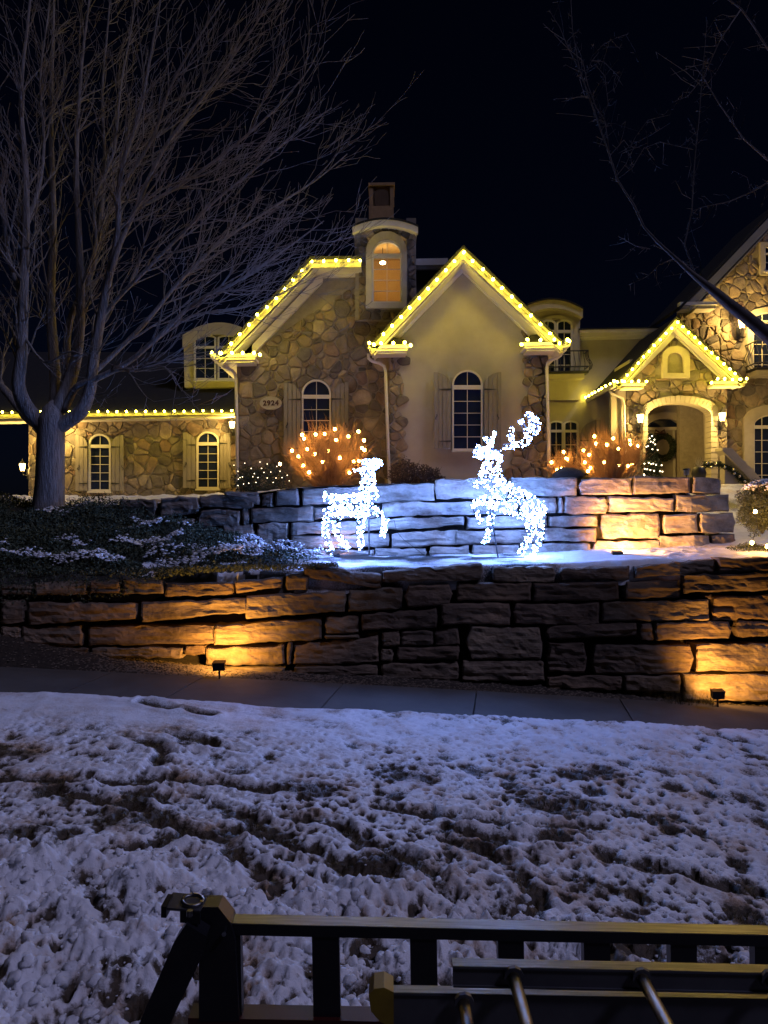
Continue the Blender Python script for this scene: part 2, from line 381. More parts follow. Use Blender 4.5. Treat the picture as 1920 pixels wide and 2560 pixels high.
h += near*(lz + .08*fbm(Xg*1.6, Yg*1.6, 15)) + med*(1-near)*(.020*ridge(14, 170, 4) + .010*lumps(24, 106, .5))
patch = np.clip(fbm(Xg*1.7, Yg*2.6, 21, 5)*1.5 - .20, 0, 1)
bare = .16 + .75*patch*(.45+.55*mid) + .62*dens*(.8*pit1+.5*pit2+.9*pit3)*(.55+.9*vnoise(Xg*1.5, Yg*1.5, 33)) + .50*rut
bare += near*(.30*np.clip(.05-h, 0, .08)/.08 - .20); bare += med*(1-near)*.05 + 0.22*np.clip(.03 - h, 0, .05)/.05*med*(1-near)
bare = np.clip(bare, 0, 1.1)
edge = front_line(Xg) + .03*fbm(Xg*1.5, Xg*0+3, 44) + .012*fbm(Xg*7, Xg*0+3, 45) - Yg
h += .045*np.clip(edge/.05, 0, 1) - .12*np.clip(-edge/.02, 0, 1)
Zg = base + h
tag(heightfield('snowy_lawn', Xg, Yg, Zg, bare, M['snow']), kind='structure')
# grass tufts that show through the snow
def scatter_blades(name, pts, hgt, width, mat, lean=.5, k=3, kind='stuff'):
    P = np.array(pts); n = len(P)*k
    if not len(P): return
    base = np.repeat(P, k, 0) + np.c_[rng.normal(0, width*3, (n, 2)), np.zeros(n)]
    ang = rng.uniform(0, 2*np.pi, n); ln = rng.uniform(.4, 1, n)*hgt; le = rng.uniform(0, lean, n)*ln
    d = np.c_[np.cos(ang), np.sin(ang), np.zeros(n)]; side = np.c_[-np.sin(ang+.6), np.cos(ang+.6), np.zeros(n)]*width
    tip = base + d*le[:, None] + np.c_[np.zeros((n, 2)), ln]
    V = np.stack([base-side, base+side, tip], 1).reshape(-1, 3)
    me = bpy.data.meshes.new(name); me.vertices.add(len(V)); me.vertices.foreach_set('co', V.astype(np.float32).ravel())
    me.loops.add(n*3); me.loops.foreach_set('vertex_index', np.arange(n*3, dtype=np.int32))
    me.polygons.add(n); me.polygons.foreach_set('loop_start', np.arange(0, n*3, 3, dtype=np.int32))
    me.update(calc_edges=True); me.materials.append(mat)
    o = link(name, me); return o
M['grass'] = simple('winter_grass', (.03,.028,.012), (.10,.075,.035), 9, .9, 0)
w_ = np.clip(bare-.5, 0, 1)*(edge > .1)*(1-near*.8); pr = (w_*(Yg**1.5)).ravel(); pr /= pr.sum()
ids = rng.choice(pr.size, 9000, p=pr)
gp = np.c_[Xg.ravel()[ids], Yg.ravel()[ids], Zg.ravel()[ids]-.004]
tag(scatter_blades('lawn_grass', gp, .038, .0017, M['grass'], 1.4), 'brown grass blades poking through thin spots of the lawn snow', 'grass', kind='stuff')

def clods(name, P_, rads, mat, flat=.8, sub=2):
    import bmesh
    bm = bmesh.new(); bmesh.ops.create_icosphere(bm, subdivisions=sub, radius=1)
    base_v = np.array([v.co[:] for v in bm.verts]); base_f = np.array([[v.index for v in f.verts] for f in bm.faces]); bm.free()
    nv, nf = len(base_v), len(base_f); V = []; Fc = []
    for i, (p, r) in enumerate(zip(P_, rads)):
        o = i*3.7
        k = 1 + .70*fbm(base_v[:, 0]*1.3+o, base_v[:, 1]*1.3+base_v[:, 2]*1.7, 5, 4) + .45*fbm(base_v[:, 2]*3+o, base_v[:, 0]*3-base_v[:, 1]*2, 6, 3)
        a = rng.uniform(0, 6.28); c, s2 = np.cos(a), np.sin(a); q = base_v*k[:, None]*r*np.array([rng.uniform(.7, 1.3), rng.uniform(.7, 1.2), flat*rng.uniform(.7, 1.2)])
        V.append(np.c_[q[:, 0]*c-q[:, 1]*s2, q[:, 0]*s2+q[:, 1]*c, q[:, 2]] + p); Fc.append(base_f + i*nv)
    V = np.concatenate(V); Fc = np.concatenate(Fc)
    me = bpy.data.meshes.new(name); me.vertices.add(len(V)); me.vertices.foreach_set('co', V.astype(np.float32).ravel())
    me.loops.add(Fc.size); me.loops.foreach_set('vertex_index', Fc.astype(np.int32).ravel())
    me.polygons.add(len(Fc)); me.polygons.foreach_set('loop_start', np.arange(0, Fc.size, 3, dtype=np.int32)); me.polygons.foreach_set('use_smooth', np.ones(len(Fc), bool))
    me.update(calc_edges=True); me.materials.append(mat); return link(name, me)
wc = (near**.7 + .07*med)*(edge > .15)*np.clip(.35+1.4*fbm(Xg*2, Yg*2, 120), .02, 1)*(Yg**1.2); pr = wc.ravel()/wc.sum(); ids = rng.choice(pr.size, 2300, p=pr)
rr = .005 + .030*rng.uniform(0, 1, 2300)**4.0
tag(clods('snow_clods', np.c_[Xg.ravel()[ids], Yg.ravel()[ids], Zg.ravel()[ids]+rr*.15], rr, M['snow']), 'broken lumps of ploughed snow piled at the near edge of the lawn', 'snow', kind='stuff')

# pavement: slabs ------------------------------------------------------
pav = empty('pavement', kind='structure')
joints = [-13, -10.2, -7.4, -5.6] + [W(a, b, 8.5).x for a, b in ((215, 1720), (455, 1735), (827, 1755), (1190, 1775), (1590, 1800), (2050, 1830))] + [7.5, 10, 12.6]
for i, (a, c) in enumerate(zip(joints[:-1], joints[1:])):
    mb = MB(); g = .008
    n = 5; vs = []; xs = np.linspace(a+g, c-g, n)
    top = []
    for x in xs:
        y2, z = side_line(x); y1 = front_line(x) - .12
        sk = .10
        top.append(((x - sk, float(y1), float(z)), (x + sk, float(y2), float(z))))
    for p, q in top: vs += [p, q, (p[0], p[1], p[2]-.12), (q[0], q[1], q[2]-.12)]
    fs = []
    for k in range(n-1):
        o = 4*k; fs += [(o, o+4, o+5, o+1), (o, o+2, o+6, o+4), (o+1, o+5, o+7, o+3)]
    fs += [(0, 1, 3, 2), (4*n-4, 4*n-2, 4*n-1, 4*n-3)]
    mb.add(vs, fs); mb.obj('slab', M['concrete'], pav)
# mulch bed at the foot of the lower wall ------------------------------
xs = np.linspace(-9, 9, 420); ts = np.linspace(0, 1, 40)
Xm = np.repeat(xs[None, :], 40, 0); y2 = side_line(Xm)[0]; Ym = y2 - .05 + ts[:, None]*(1.0)
foot = np.interp(Xm, [-9, -4.6, -3.2, -2.0, 0, 2, 4.3, 9], [.60, .34, .10, .05, .05, .05, .02, .02])
Zm = side_line(Xm)[1] - .03 + foot*np.clip(ts[:, None]*2.4, 0, 1) + .02*fbm(Xm*6, Ym*6, 5) + .012*fbm(Xm*22, Ym*22, 6)
Zm = np.maximum(Zm, side_line(Xm)[1] - .10 + 0*Xm)
tag(heightfield('mulch_bed', Xm, Ym, Zm, None, M['mulch']), kind='structure')
mb = MB()
def chip(mb, x, y, z, r):
    a = random.random()*6.28; ca, sa = math.cos(a)*r, math.sin(a)*r; t = r*random.uniform(.25, .6)
    mb.add([(x+ca, y+sa, z), (x-sa, y+ca*.7, z), (x-ca*.9, y-sa*.9, z), (x+sa, y-ca*.8, z), (x+ca*.2, y+sa*.3, z+t)], [(0,1,4),(1,2,4),(2,3,4),(3,0,4)])
for _ in range(9000):
    x = random.uniform(-6.2, 6.2) if random.random() < .6 else random.gauss(-2.1, .7)
    t = random.random()*.55; y2, z2 = side_line(x)
    j = min(39, int(t*39)); i = min(419, max(0, int((x+9)/18*419)))
    chip(mb, x, float(y2)-.05+t, float(Zm[j, i])+.002, random.uniform(.008, .024))
tag(mb.obj('gravel', M['chip'], recalc=False), 'gravel and leaf litter in the dark bed below the lower stone wall', 'gravel', kind='stuff')

# terrace between the walls with the snow and the planted bank --------
xs = np.linspace(-9.5, 9.5, 640); ys = np.concatenate([np.linspace(9.55, 13.6, 240), np.linspace(13.7, 19, 40)])
Xt, Yt = np.meshgrid(xs, ys)
eY = wall1_Y(Xt)+.34+.07*fbm(Xt*2.2, Xt*0+5, 92, 3); Yt = np.maximum(Yt, eY-.14+.001*np.arange(len(ys))[:, None]/len(ys))
Zt = bank_z(Xt, Yt)
lft = np.clip((-1.0 - Xt)/1.2, 0, 1)
Zt = Zt - .30*np.clip((eY-Yt)/.14, 0, 1)**1.3
Zt = Zt + .02*fbm(Xt*1.5, Yt*1.5, 2) + .010*fbm(Xt*9, Yt*9, 4) + lft*.07*fbm(Xt*3, Yt*3, 8)
rgt = np.clip((Xt-2.2)/1, 0, 1)
Zt += .06*rgt*np.exp(-((Yt-10.8)/.6)**2)
bt = .92*lft + .36 + .55*fbm(Xt*2.2, Yt*3.0, 12, 5) - .75*rgt + .15*np.exp(-((Yt-10.9)/.35)**2)*np.exp(-((Xt-.4)/1.2)**2)*2
strip = np.exp(-((Yt-10.0)/.10)**2); bt -= .85*strip*lft*(vnoise(Xt*3, Yt*0, 5) > .35)
bt = np.where((Xt < -1) & (fbm(Xt*3, Yt*5, 16) > .28) & (Xt > -3.2), .1, bt)
bt = np.where(Yt > 13.4, .15, bt)
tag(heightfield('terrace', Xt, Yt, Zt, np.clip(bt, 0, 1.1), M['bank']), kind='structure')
# soil cores behind both walls
def core(name, fn, off, zt, z0, x0, x1):
    mb = MB(); xs = np.linspace(x0, x1, 50); n = len(xs)
    vs = [(x, float(fn(x))+off, z0) for x in xs] + [(x, float(fn(x))+off+.12, float(zt(x))) for x in xs]
    mb.add(vs, [(i, i+1, n+i+1, n+i) for i in range(n-1)]); return mb.obj(name, M['soil'], recalc=False)
tag(core('soil_bank', wall1_Y, .26, lambda x: bank_z(np.array(x), np.array(9.9))-.03, -2, -9.4, 9.4), kind='structure')
tag(core('soil_bank', wall2_Y, .24, lambda x: 2.36 if x > -2 else 2.0, 1.0, -4.7, 4.75), kind='structure')
# upper garden behind the upper wall, up to the house and beyond
xs = np.linspace(-16, 16, 360); ys = np.linspace(0, 1, 240)**1.5
Xu = np.repeat(xs[None, :], 240, 0); Yu = wall2_Y(Xu)+.22 + ys[:, None]*(34-wall2_Y(Xu))
Zu = np.interp(Xu, [-5.2, -4.2, -2.2, -1.3, 0, 6, 16], [2.10, 2.16, 2.30, 2.40, 2.42, 2.44, 2.44])
Zu = Zu + (np.interp(Yu, [12, 19, 24], [0, .10, .18]))*np.clip(1 - (Xu+4)/3, .3, 1)
lump = np.sqrt(np.clip(1-(cells(Xu*3, Yu*3, 9)[0]/.6)**2, 0, 1))
Zu = Zu - np.clip((Xu-4.55)/.5, 0, 1)*(.95)*np.clip(1-(Yu-wall2_Y(Xu)-.22)/3.5, 0, 1)
band = np.exp(-((Yu-13.9)/1.0)**2)*np.clip((-1.2-Xu)/.6, 0, 1)
Zu = Zu + band*(.10*lump + .05*fbm(Xu*5, Yu*5, 3)) + .02*fbm(Xu*3, Yu*3, 6)
bu = np.clip(.45+.5*fbm(Xu*1.5, Yu*1.5, 20) - band*.6 - (Xu < -2)*.35, 0, 1)
tag(heightfield('garden_ground', Xu, Yu, Zu, bu, M['bank']), kind='structure')

# ------------------------------------------------------------------ retaining walls
def block(parent, q, yf, mat, depth=.34, seed=0, prot=0.0):
    x0, x1, tl, trr, bl, br = q; x0 -= 1.3; x1 += 1.3; tl -= 1.6; trr -= 1.6; bl += 1.6; br += 1.6
    w_px = x1-x0; h_px = ((bl-tl)+(br-trr))/2
    nu = max(6, min(20, int(w_px/11))); nv = max(5, min(9, int(h_px/8)))
    rs = random.Random(seed); ph = rs.random()*100
    cr = min(.4, 8.0/w_px); cv = min(.4, 7.0/h_px)
    us = [0, cr*.35, cr] + [cr + (1-2*cr)*i/(nu-1) for i in range(1, nu-1)] + [1-cr, 1-cr*.35, 1]
    vs_ = [0, cv*.35, cv] + [cv + (1-2*cv)*i/(nv-1) for i in range(1, nv-1)] + [1-cv, 1-cv*.35, 1]
    mb = MB(); V = []; tilt = rs.uniform(-.025, .025); tilt2 = rs.uniform(-.03, .03)
    lc = [rs.choice((0, .05, .10, .2))*rs.random() for _ in range(4)]
    for v in vs_:
        for u in us:
            # rounded and uneven outline
            eu = min(u, 1-u)/cr if cr else 1; ev = min(v, 1-v)/cv
            top = tl + (trr-tl)*u + 5.5*float(fbm(u*w_px/24+ph, ph, 3, 3))
            bot = bl + (br-bl)*u + 4.5*float(fbm(u*w_px/24+ph, ph+9, 4, 3))
            xl = x0 + 5*float(fbm(v*1.6+ph, ph, 5, 2)) + lc[0]*h_px*abs(v-.5)*2; xr = x1 + 5*float(fbm(v*1.6+ph, ph+5, 6, 2)) - lc[1]*h_px*abs(v-.5)*2
            px = xl + (xr-xl)*u; py = top + (bot-top)*v
            e = min(1, eu, ev); corner = min(1, eu)*min(1, ev)
            if corner < .5:
                k = (0.5-corner)*5.5; px += k*(1 if u < .5 else -1); py += k*(1 if v < .5 else -1)
            d = .040*(1-min(1, e))**1.6
            # layered, chiselled face
            d -= .040*float(fbm(u*w_px/40+ph, v*h_px/11+ph, 7, 4)) + .022*float(fbm(u*w_px/110+ph, v*h_px/5, 8, 3)) + .014*float(fbm(u*w_px/9+ph, v*h_px/9, 9, 2))
            w0 = W(px, py, 10.0)
            Y = yf(w0.x*1.0, w0.z) + d - prot + tilt*(u-.5)*2 + tilt2*(v-.5)
            Y = yf(W(px, py, Y).x, W(px, py, Y).z) + d - prot + tilt*(u-.5)*2 + tilt2*(v-.5)
            V.append(W(px, py, Y))
    n = len(us); m_ = len(vs_); fs = [(j*n+i, j*n+i+1, (j+1)*n+i+1, (j+1)*n+i) for j in range(m_-1) for i in range(n-1)]
    ring = [i for i in range(n)] + [j*n+n-1 for j in range(1, m_)] + [(m_-1)*n+i for i in range(n-2, -1, -1)] + [j*n for j in range(m_-2, 0, -1)]
    o = len(V); c = sum(V, Vector())/len(V)
    for k in ring:
        p = V[k]; V.append(Vector((c.x+(p.x-c.x)*.985, p.y+depth, c.z+(p.z-c.z)*.96)))
    L = len(ring)
    for a in range(L): fs.append((ring[a], o+a, o+(a+1) % L, ring[(a+1) % L]))
    fs.append(tuple(range(o+L-1, o-1, -1)))
    mb.add(V, fs)
    return mb.obj('stone_block', mat, parent, smooth=False)
def yf1(X, Z): return float(wall1_Y(X)) + .16*(Z-.0) - .05
def yf2(X, Z): return float(wall2_Y(X)) + .20*(Z-1.35)
lower = [(0,82,1462,1460,1489,1489),(-80,-2,1465,1462,1489,1489),(86,216,1457,1453,1490,1487),(221,299,1452,1449,1485,1483),(305,408,1446,1448,1488,1484),(412,586,1458,1454,1494,1489),
 (588,708,1454,1441,1484,1470),(712,772,1438,1430,1480,1476),(758,958,1410,1434,1444,1472),(956,1212,1428,1407,1456,1452),(1230,1394,1416,1415,1455,1455),(1398,1575,1420,1413,1451,1452),
 (1585,1788,1415,1396,1447,1433),(1793,1935,1396,1393,1431,1430),(1938,2100,1396,1390,1430,1428),
 (-70,-4,1500,1500,1558,1558),(0,62,1498,1500,1559,1558),(68,345,1505,1508,1562,1549),(351,621,1506,1494,1557,1532),(613,868,1488,1476,1547,1530),(870,1007,1474,1466,1531,1523),
 (1010,1133,1463,1460,1520,1512),(1142,1329,1456,1457,1503,1504),(1335,1549,1460,1453,1504,1500),(1562,1701,1452,1450,1498,1497),(1707,1935,1437,1430,1483,1478),(1758,1777,1486,1485,1499,1499),(1938,2100,1434,1432,1484,1482),
 (-70,-6,1564,1564,1608,1608),(0,50,1564,1564,1596,1596),(54,206,1565,1564,1608,1616),(217,534,1567,1562,1615,1611),(536,806,1562,1546,1614,1600),(809,902,1543,1538,1589,1583),(904,1098,1538,1519,1577,1569),
 (1101,1277,1509,1506,1562,1563),(1281,1500,1508,1505,1561,1562),(1505,1775,1502,1498,1553,1554),(1780,1935,1492,1487,1551,1551),(1938,2100,1490,1486,1551,1551),
 (-70,90,1612,1612,1650,1650),(95,222,1614,1618,1652,1652),(225,457,1619,1617,1646,1646),(459,514,1617,1613,1640,1636),(512,712,1622,1614,1664,1662),(733,948,1612,1590,1664,1656),(716,731,1608,1606,1662,1662),
 (812,900,1590,1587,1600,1594),(951,1000,1580,1578,1616,1616),(1002,1084,1576,1575,1616,1613),(1086,1150,1573,1568,1614,1612),(951,985,1619,1619,1654,1654),(988,1150,1619,1616,1652,1650),(1162,1358,1567,1566,1648,1648),
 (1364,1596,1562,1556,1600,1591),(1600,1634,1560,1558,1600,1600),(1637,1831,1556,1553,1602,1596),(1836,1935,1553,1553,1594,1590),(1938,2100,1554,1553,1600,1600),
 (733,948,1666,1662,1694,1694),(951,1150,1658,1655,1700,1700),(1154,1362,1653,1653,1704,1704),(1368,1468,1608,1608,1680,1682),(1477,1736,1612,1610,1686,1684),(1738,1935,1609,1609,1680,1680),(1938,2100,1610,1610,1680,1680),
 (1366,1556,1690,1689,1724,1726),(1560,1705,1690,1688,1730,1734),(1706,1935,1684,1684,1752,1756),(1938,2100,1686,1686,1760,1760),(400,712,1668,1668,1690,1690)]
rw = empty('retaining_wall', (0, 9.5, 0), 'low outer wall of big rough tan sandstone blocks running behind the pavement', 'wall')
for i, q in enumerate(lower): block(rw, q, yf1, M['sandstone'], seed=i, prot=random.uniform(-.02, .035))
upper = [(295,393,1249,1246,1294,1294),(399,500,1243,1240,1294,1284),(497,640,1240,1229,1268,1272),(560,650,1229,1230,1245,1262),(652,684,1234,1232,1267,1266),(686,749,1224,1222,1264,1264),(751,904,1220,1217,1264,1262),
 (906,1087,1214,1206,1261,1252),(1084,1272,1198,1193,1248,1248),(1275,1445,1194,1194,1242,1240),(1446,1580,1196,1192,1238,1238),(1581,1728,1190,1193,1237,1232),(1731,1804,1190,1198,1234,1238),
 (400,488,1296,1296,1318,1318),(492,600,1275,1273,1318,1315),(602,626,1272,1271,1312,1312),(627,784,1268,1264,1306,1304),(785,949,1269,1265,1300,1294),(951,1233,1258,1250,1293,1286),(1235,1298,1252,1252,1287,1287),(1300,1392,1245,1243,1284,1283),
 (1394,1410,1242,1244,1284,1284),(1411,1522,1241,1241,1285,1287),(1520,1686,1240,1244,1282,1279),(1688,1822,1237,1236,1282,1281),
 (470,553,1320,1318,1352,1350),(555,638,1314,1310,1356,1356),(640,724,1308,1306,1366,1364),(727,898,1308,1302,1338,1336),(900,1163,1297,1290,1330,1314),(1165,1370,1292,1288,1323,1320),(1372,1496,1288,1287,1318,1317),(1498,1651,1286,1284,1347,1346),
 (1656,1745,1285,1284,1334,1333),(1747,1842,1284,1283,1334,1332),(727,976,1340,1333,1374,1368),(978,1148,1333,1323,1370,1363),(1136,1358,1328,1322,1362,1359),(1360,1492,1320,1320,1355,1354),
 (640,735,1368,1368,1388,1388),(740,935,1376,1374,1400,1400),(937,1069,1372,1370,1400,1398),(1071,1174,1367,1364,1398,1398),(1177,1298,1363,1361,1398,1398),(1300,1476,1358,1357,1398,1396),(1479,1655,1352,1351,1394,1390),
 (1644,1775,1340,1337,1386,1380),(1777,1840,1336,1335,1378,1370)]
uw = empty('retaining_wall', (0, 11.4, 1.3), 'inner curved wall of pale blocks directly behind the two lit deer', 'wall')
for i, q in enumerate(upper): block(uw, q, yf2, M['limestone'], seed=200+i, prot=random.uniform(-.02, .03))
# boulder lying behind the upper wall
def boulder(name, c, r, mat, seed, parent=None):
    import bmesh
    bm = bmesh.new(); bmesh.ops.create_icosphere(bm, subdivisions=3, radius=1)
    rs = random.Random(seed); o = Vector((rs.random()*50,)*3)
    from mathutils import noise as mn
    for v in bm.verts:
        k = 1 + .22*mn.noise(v.co*1.3+o) + .08*mn.noise(v.co*4+o); v.co = Vector((v.co.x*r[0]*k, v.co.y*r[1]*k, v.co.z*r[2]*k)) + Vector(c)
    me = bpy.data.meshes.new(name); bm.to_mesh(me); bm.free(); me.materials.append(mat); return link(name, me, parent)
tag(boulder('boulder', W(1418, 1188, 12.6), (.26, .22, .12), M['sandstone'], 3), 'dark rounded boulder on the ground behind the inner wall below the casement window', 'boulder')

# ------------------------------------------------------------------ the house
HOUSE = empty('stone_house', W(1000, 1240, 19), 'large stone and stucco house with steep lit gables and arched windows', 'house')
def clip(poly, nx, nz, c):           # keep points with nx*x+nz*z <= c
    out = []
    for i in range(len(poly)):
        p, q = poly[i], poly[(i+1) % len(poly)]
        dp = nx*p[0]+nz*p[1]-c; dq = nx*q[0]+nz*q[1]-c
        if dp <= 0: out.append(p)
        if (dp < 0 < dq) or (dq < 0 < dp):
            t = dp/(dp-dq); out.append((p[0]+(q[0]-p[0])*t, p[1]+(q[1]-p[1])*t))
    return out
def area2(p): return sum(p[i][0]*p[(i+1) % len(p)][1]-p[(i+1) % len(p)][0]*p[i][1] for i in range(len(p)))
def outside(poly, pt):               # signed distance to a convex polygon, and the worst edge
    s = 1 if area2(poly) > 0 else -1; best = (-1e9, None)
    for i in range(len(poly)):
        a, b = poly[i], poly[(i+1) % len(poly)]; dx, dz = b[0]-a[0], b[1]-a[1]; L = math.hypot(dx, dz) or 1e-9
        nx, nz = s*dz/L, -s*dx/L; d = nx*(pt[0]-a[0]) + nz*(pt[1]-a[1])
        if d > best[0]: best = (d, (nx, nz, nx*a[0]+nz*a[1]))
    return best
def rubble(part, Y, region, size, openings=(), seed=0, keep=None, proud=.042, gap=.011, stretch=1.25, quoin=False):
    rs = random.Random(seed); reg = pp(Y, region); ops = [pp(Y, o) for o in openings]
    x0 = min(p[0] for p in reg); x1 = max(p[0] for p in reg); z0 = min(p[1] for p in reg); z1 = max(p[1] for p in reg)
    sites = []; tries = 0
    while tries < 9000:
        tries += 1
        p = (rs.uniform(x0-.2, x1+.2), rs.uniform(z0-.2, z1+.2)); md = size*rs.choice((.34, .5, .7, .95, 1.25))*rs.uniform(.85, 1.15)
        if all(math.hypot((p[0]-q[0])/stretch, p[1]-q[1]) > md for q in sites): sites.append((p[0], p[1], rs.choice((0, 0, .2, .6, 1.0))*(size*.62)**2, rs.uniform(.75, 1.35)))
    cnt = 0
    for i, p in enumerate(sites):
        if outside(reg, p)[0] > size*.5: continue
        if any(outside(o, p)[0] <= .0 for o in ops): continue
        if keep and not keep(p, rs): continue
        nb = sorted(sites, key=lambda q: (q[0]-p[0])**2+(q[1]-p[1])**2)[1:18]
        poly = [(p[0]-1.2, p[1]-1.2), (p[0]+1.2, p[1]-1.2), (p[0]+1.2, p[1]+1.2), (p[0]-1.2, p[1]+1.2)]
        for q in nb:
            dx, dz = q[0]-p[0], q[1]-p[1]; L = math.hypot(dx, dz); nx, nz = dx/L, dz/L
            jit = .16*math.sin(37.1*(p[0]*q[0]+p[1]*q[1])*3)*L*.5; cc = nx*(p[0]+q[0])/2 + nz*(p[1]+q[1])/2 + (p[2]-q[2])/(2*L); poly = clip(poly, nx, nz, cc - gap*(.6+.8*abs(math.sin(91*(p[0]+q[0])))))
        s = 1 if area2(reg) > 0 else -1
        for k in range(len(reg)):
            a, b = reg[k], reg[(k+1) % len(reg)]; dx, dz = b[0]-a[0], b[1]-a[1]; L = math.hypot(dx, dz); nx, nz = s*dz/L, -s*dx/L
            poly = clip(poly, nx, nz, nx*a[0]+nz*a[1]-.004)
        for o in ops:
            d, (nx, nz, c) = outside(o, p); poly = clip(poly, -nx, -nz, -c-.004)
        if len(poly) < 3 or abs(area2(poly))/2 < .003: continue
        if area2(poly) < 0: poly = poly[::-1]
        # soften and roughen the corners
        q = []
        for k in range(len(poly)):
            a, b = poly[k], poly[(k+1) % len(poly)]
            t1 = rs.uniform(.10, .26); t2 = 1-rs.uniform(.10, .26)
            q += [(a[0]+(b[0]-a[0])*t1, a[1]+(b[1]-a[1])*t1), (a[0]+(b[0]-a[0])*t2, a[1]+(b[1]-a[1])*t2)]
        cx = sum(a[0] for a in q)/len(q); cz = sum(a[1] for a in q)/len(q)
        pr = proud*rs.uniform(.55, 1.25); tx, tz = rs.uniform(-.06, .06), rs.uniform(-.06, .06)
        n = len(q); ins = [(cx+(a[0]-cx)*.90, cz+(a[1]-cz)*.90) for a in q]; ins2 = [(cx+(a[0]-cx)*.55, cz+(a[1]-cz)*.55) for a in q]
        V = [(a[0], Y+.02, a[1]) for a in q] + [(a[0], Y-pr*.55, a[1]) for a in q] + \
            [(a[0], Y-pr+tx*(a[0]-cx)+tz*(a[1]-cz), a[1]) for a in ins] + [(a[0], Y-pr-rs.uniform(0, .012)+tx*(a[0]-cx)+tz*(a[1]-cz), a[1]) for a in ins2]
        fs = []
        for r_ in range(3): fs += [(r_*n+k, r_*n+(k+1) % n, (r_+1)*n+(k+1) % n, (r_+1)*n+k) for k in range(n)]
        fs.append(tuple(3*n+k for k in range(n)))
        me = bpy.data.meshes.new('stone'); me.from_pydata(V, [], fs); me.update(); me.materials.append(M['rubble'])
        link('stone', me, part); cnt += 1
    return cnt
def hpart(name, mat, build, parent=None, **k):
    mb = MB(); build(mb); return mb.obj(name, M[mat], parent or HOUSE, **k)
def wallpart(name, mat, Y, polys, d=.25, parent=None):
    mb = MB()
    for p in polys: mb.prism(pp(Y, p), Y, Y+d)
    return mb.obj(name, M[mat], parent or HOUSE)
def arch_pts(xl, xr, ya, ys, yb, n=16):
    xm = (xl+xr)/2; a = (xr-xl)/2; b = ys-ya
    pts = [(xl, yb), (xl, ys)]
    pts += [(xm - a*math.cos(math.pi*k/n), ys - b*math.sin(math.pi*k/n)) for k in range(1, n)]
    return pts + [(xr, ys), (xr, yb)]
def window(Y, xl, xr, ya, yt0, yt1, yb, rows, cols=2, t=4.0, lit=False, parent=None, archr=1.0, label=None, mull=None):
    """arched window: half-round light above a transom, a grid of panes below"""
    win = empty('window', W((xl+xr)/2, yb, Y)); win.parent = parent or HOUSE; win.matrix_parent_inverse = (parent or HOUSE).matrix_basis.inverted()
    ys = min(yt0-1, ya + (xr-xl)/2*archr)
    mb = MB(); mb.ring(pp(Y, arch_pts(xl, xr, ya, ys, yb)), pp(Y, arch_pts(xl+t, xr-t, ya+t, ys, yb-t)), Y-.075, Y+.03)
    mb.prism(pp(Y, [(xl+t, yt0), (xr-t, yt0), (xr-t, yt1), (xl+t, yt1)]), Y-.065, Y+.03)
    mb.prism(pp(Y, [(xl-2.0, yb+.3), (xr+2.0, yb+.3), (xr+2.0, yb+4), (xl-2.0, yb+4)]), Y-.11, Y+.03)
    if mull:
        for x in mull: mb.prism(pp(Y, [(x-t*.7, ya+t*1.5), (x+t*.7, ya+t*1.5), (x+t*.7, yb-t), (x-t*.7, yb-t)]), Y-.07, Y+.03)
    mb.obj('frame', M['trim'], win)
    g = .7; gm = M['glass'] if lit else M['glassdark']
    x0, x1 = xl+t, xr-t; cw = (x1-x0)/cols; y0, y1 = yt1, yb-t; ch = (y1-y0)/rows
    for r in range(rows):
        for c in range(cols):
            p = MB(); p.prism(pp(Y, [(x0+c*cw+g*.5, y0+r*ch+g*.5), (x0+(c+1)*cw-g*.5, y0+r*ch+g*.5), (x0+(c+1)*cw-g*.5, y0+(r+1)*ch-g*.5), (x0+c*cw+g*.5, y0+(r+1)*ch-g*.5)]), Y-.012, Y-.006)
            p.obj('pane', gm, win)
    xm = (x0+x1)/2; a = (x1-x0)/2; b = max(ys-ya-t, 2)
    for c in range(cols):
        xa, xb = x0+c*cw+g*.5, x0+(c+1)*cw-g*.5; pts = [(xa, yt0)]
        for k in range(7):
            x = xa + (xb-xa)*k/6; pts.append((x, ys - b*math.sqrt(max(0, 1-((x-xm)/a)**2))))
        pts.append((xb, yt0)); p = MB(); p.prism(pp(Y, pts), Y-.012, Y-.006); p.obj('pane', gm, win)
    mt = MB()
    for c in range(1, cols):
        x = x0+c*cw; top = ys - b*math.sqrt(max(0, 1-((x-xm)/a)**2)); mt.prism(pp(Y, [(x-g, top), (x+g, top), (x+g, y1), (x-g, y1)]), Y-.035, Y-.002)
    for r in range(1, rows):
        y = y0+r*ch; mt.prism(pp(Y, [(x0, y-g), (x1, y-g), (x1, y+g), (x0, y+g)]), Y-.033, Y-.003)
    if mt.v: mt.obj('glazing_bar', M['trim'], win)
    if not lit:      # dark sheet added to stand in for the unlit room behind the glass
        bk = MB(); bk.prism(pp(Y, arch_pts(x0, x1, ya+t, ys, y1)), Y-.004, Y+.0); bk.obj('dark_backing', M['soil'], win)
    return win
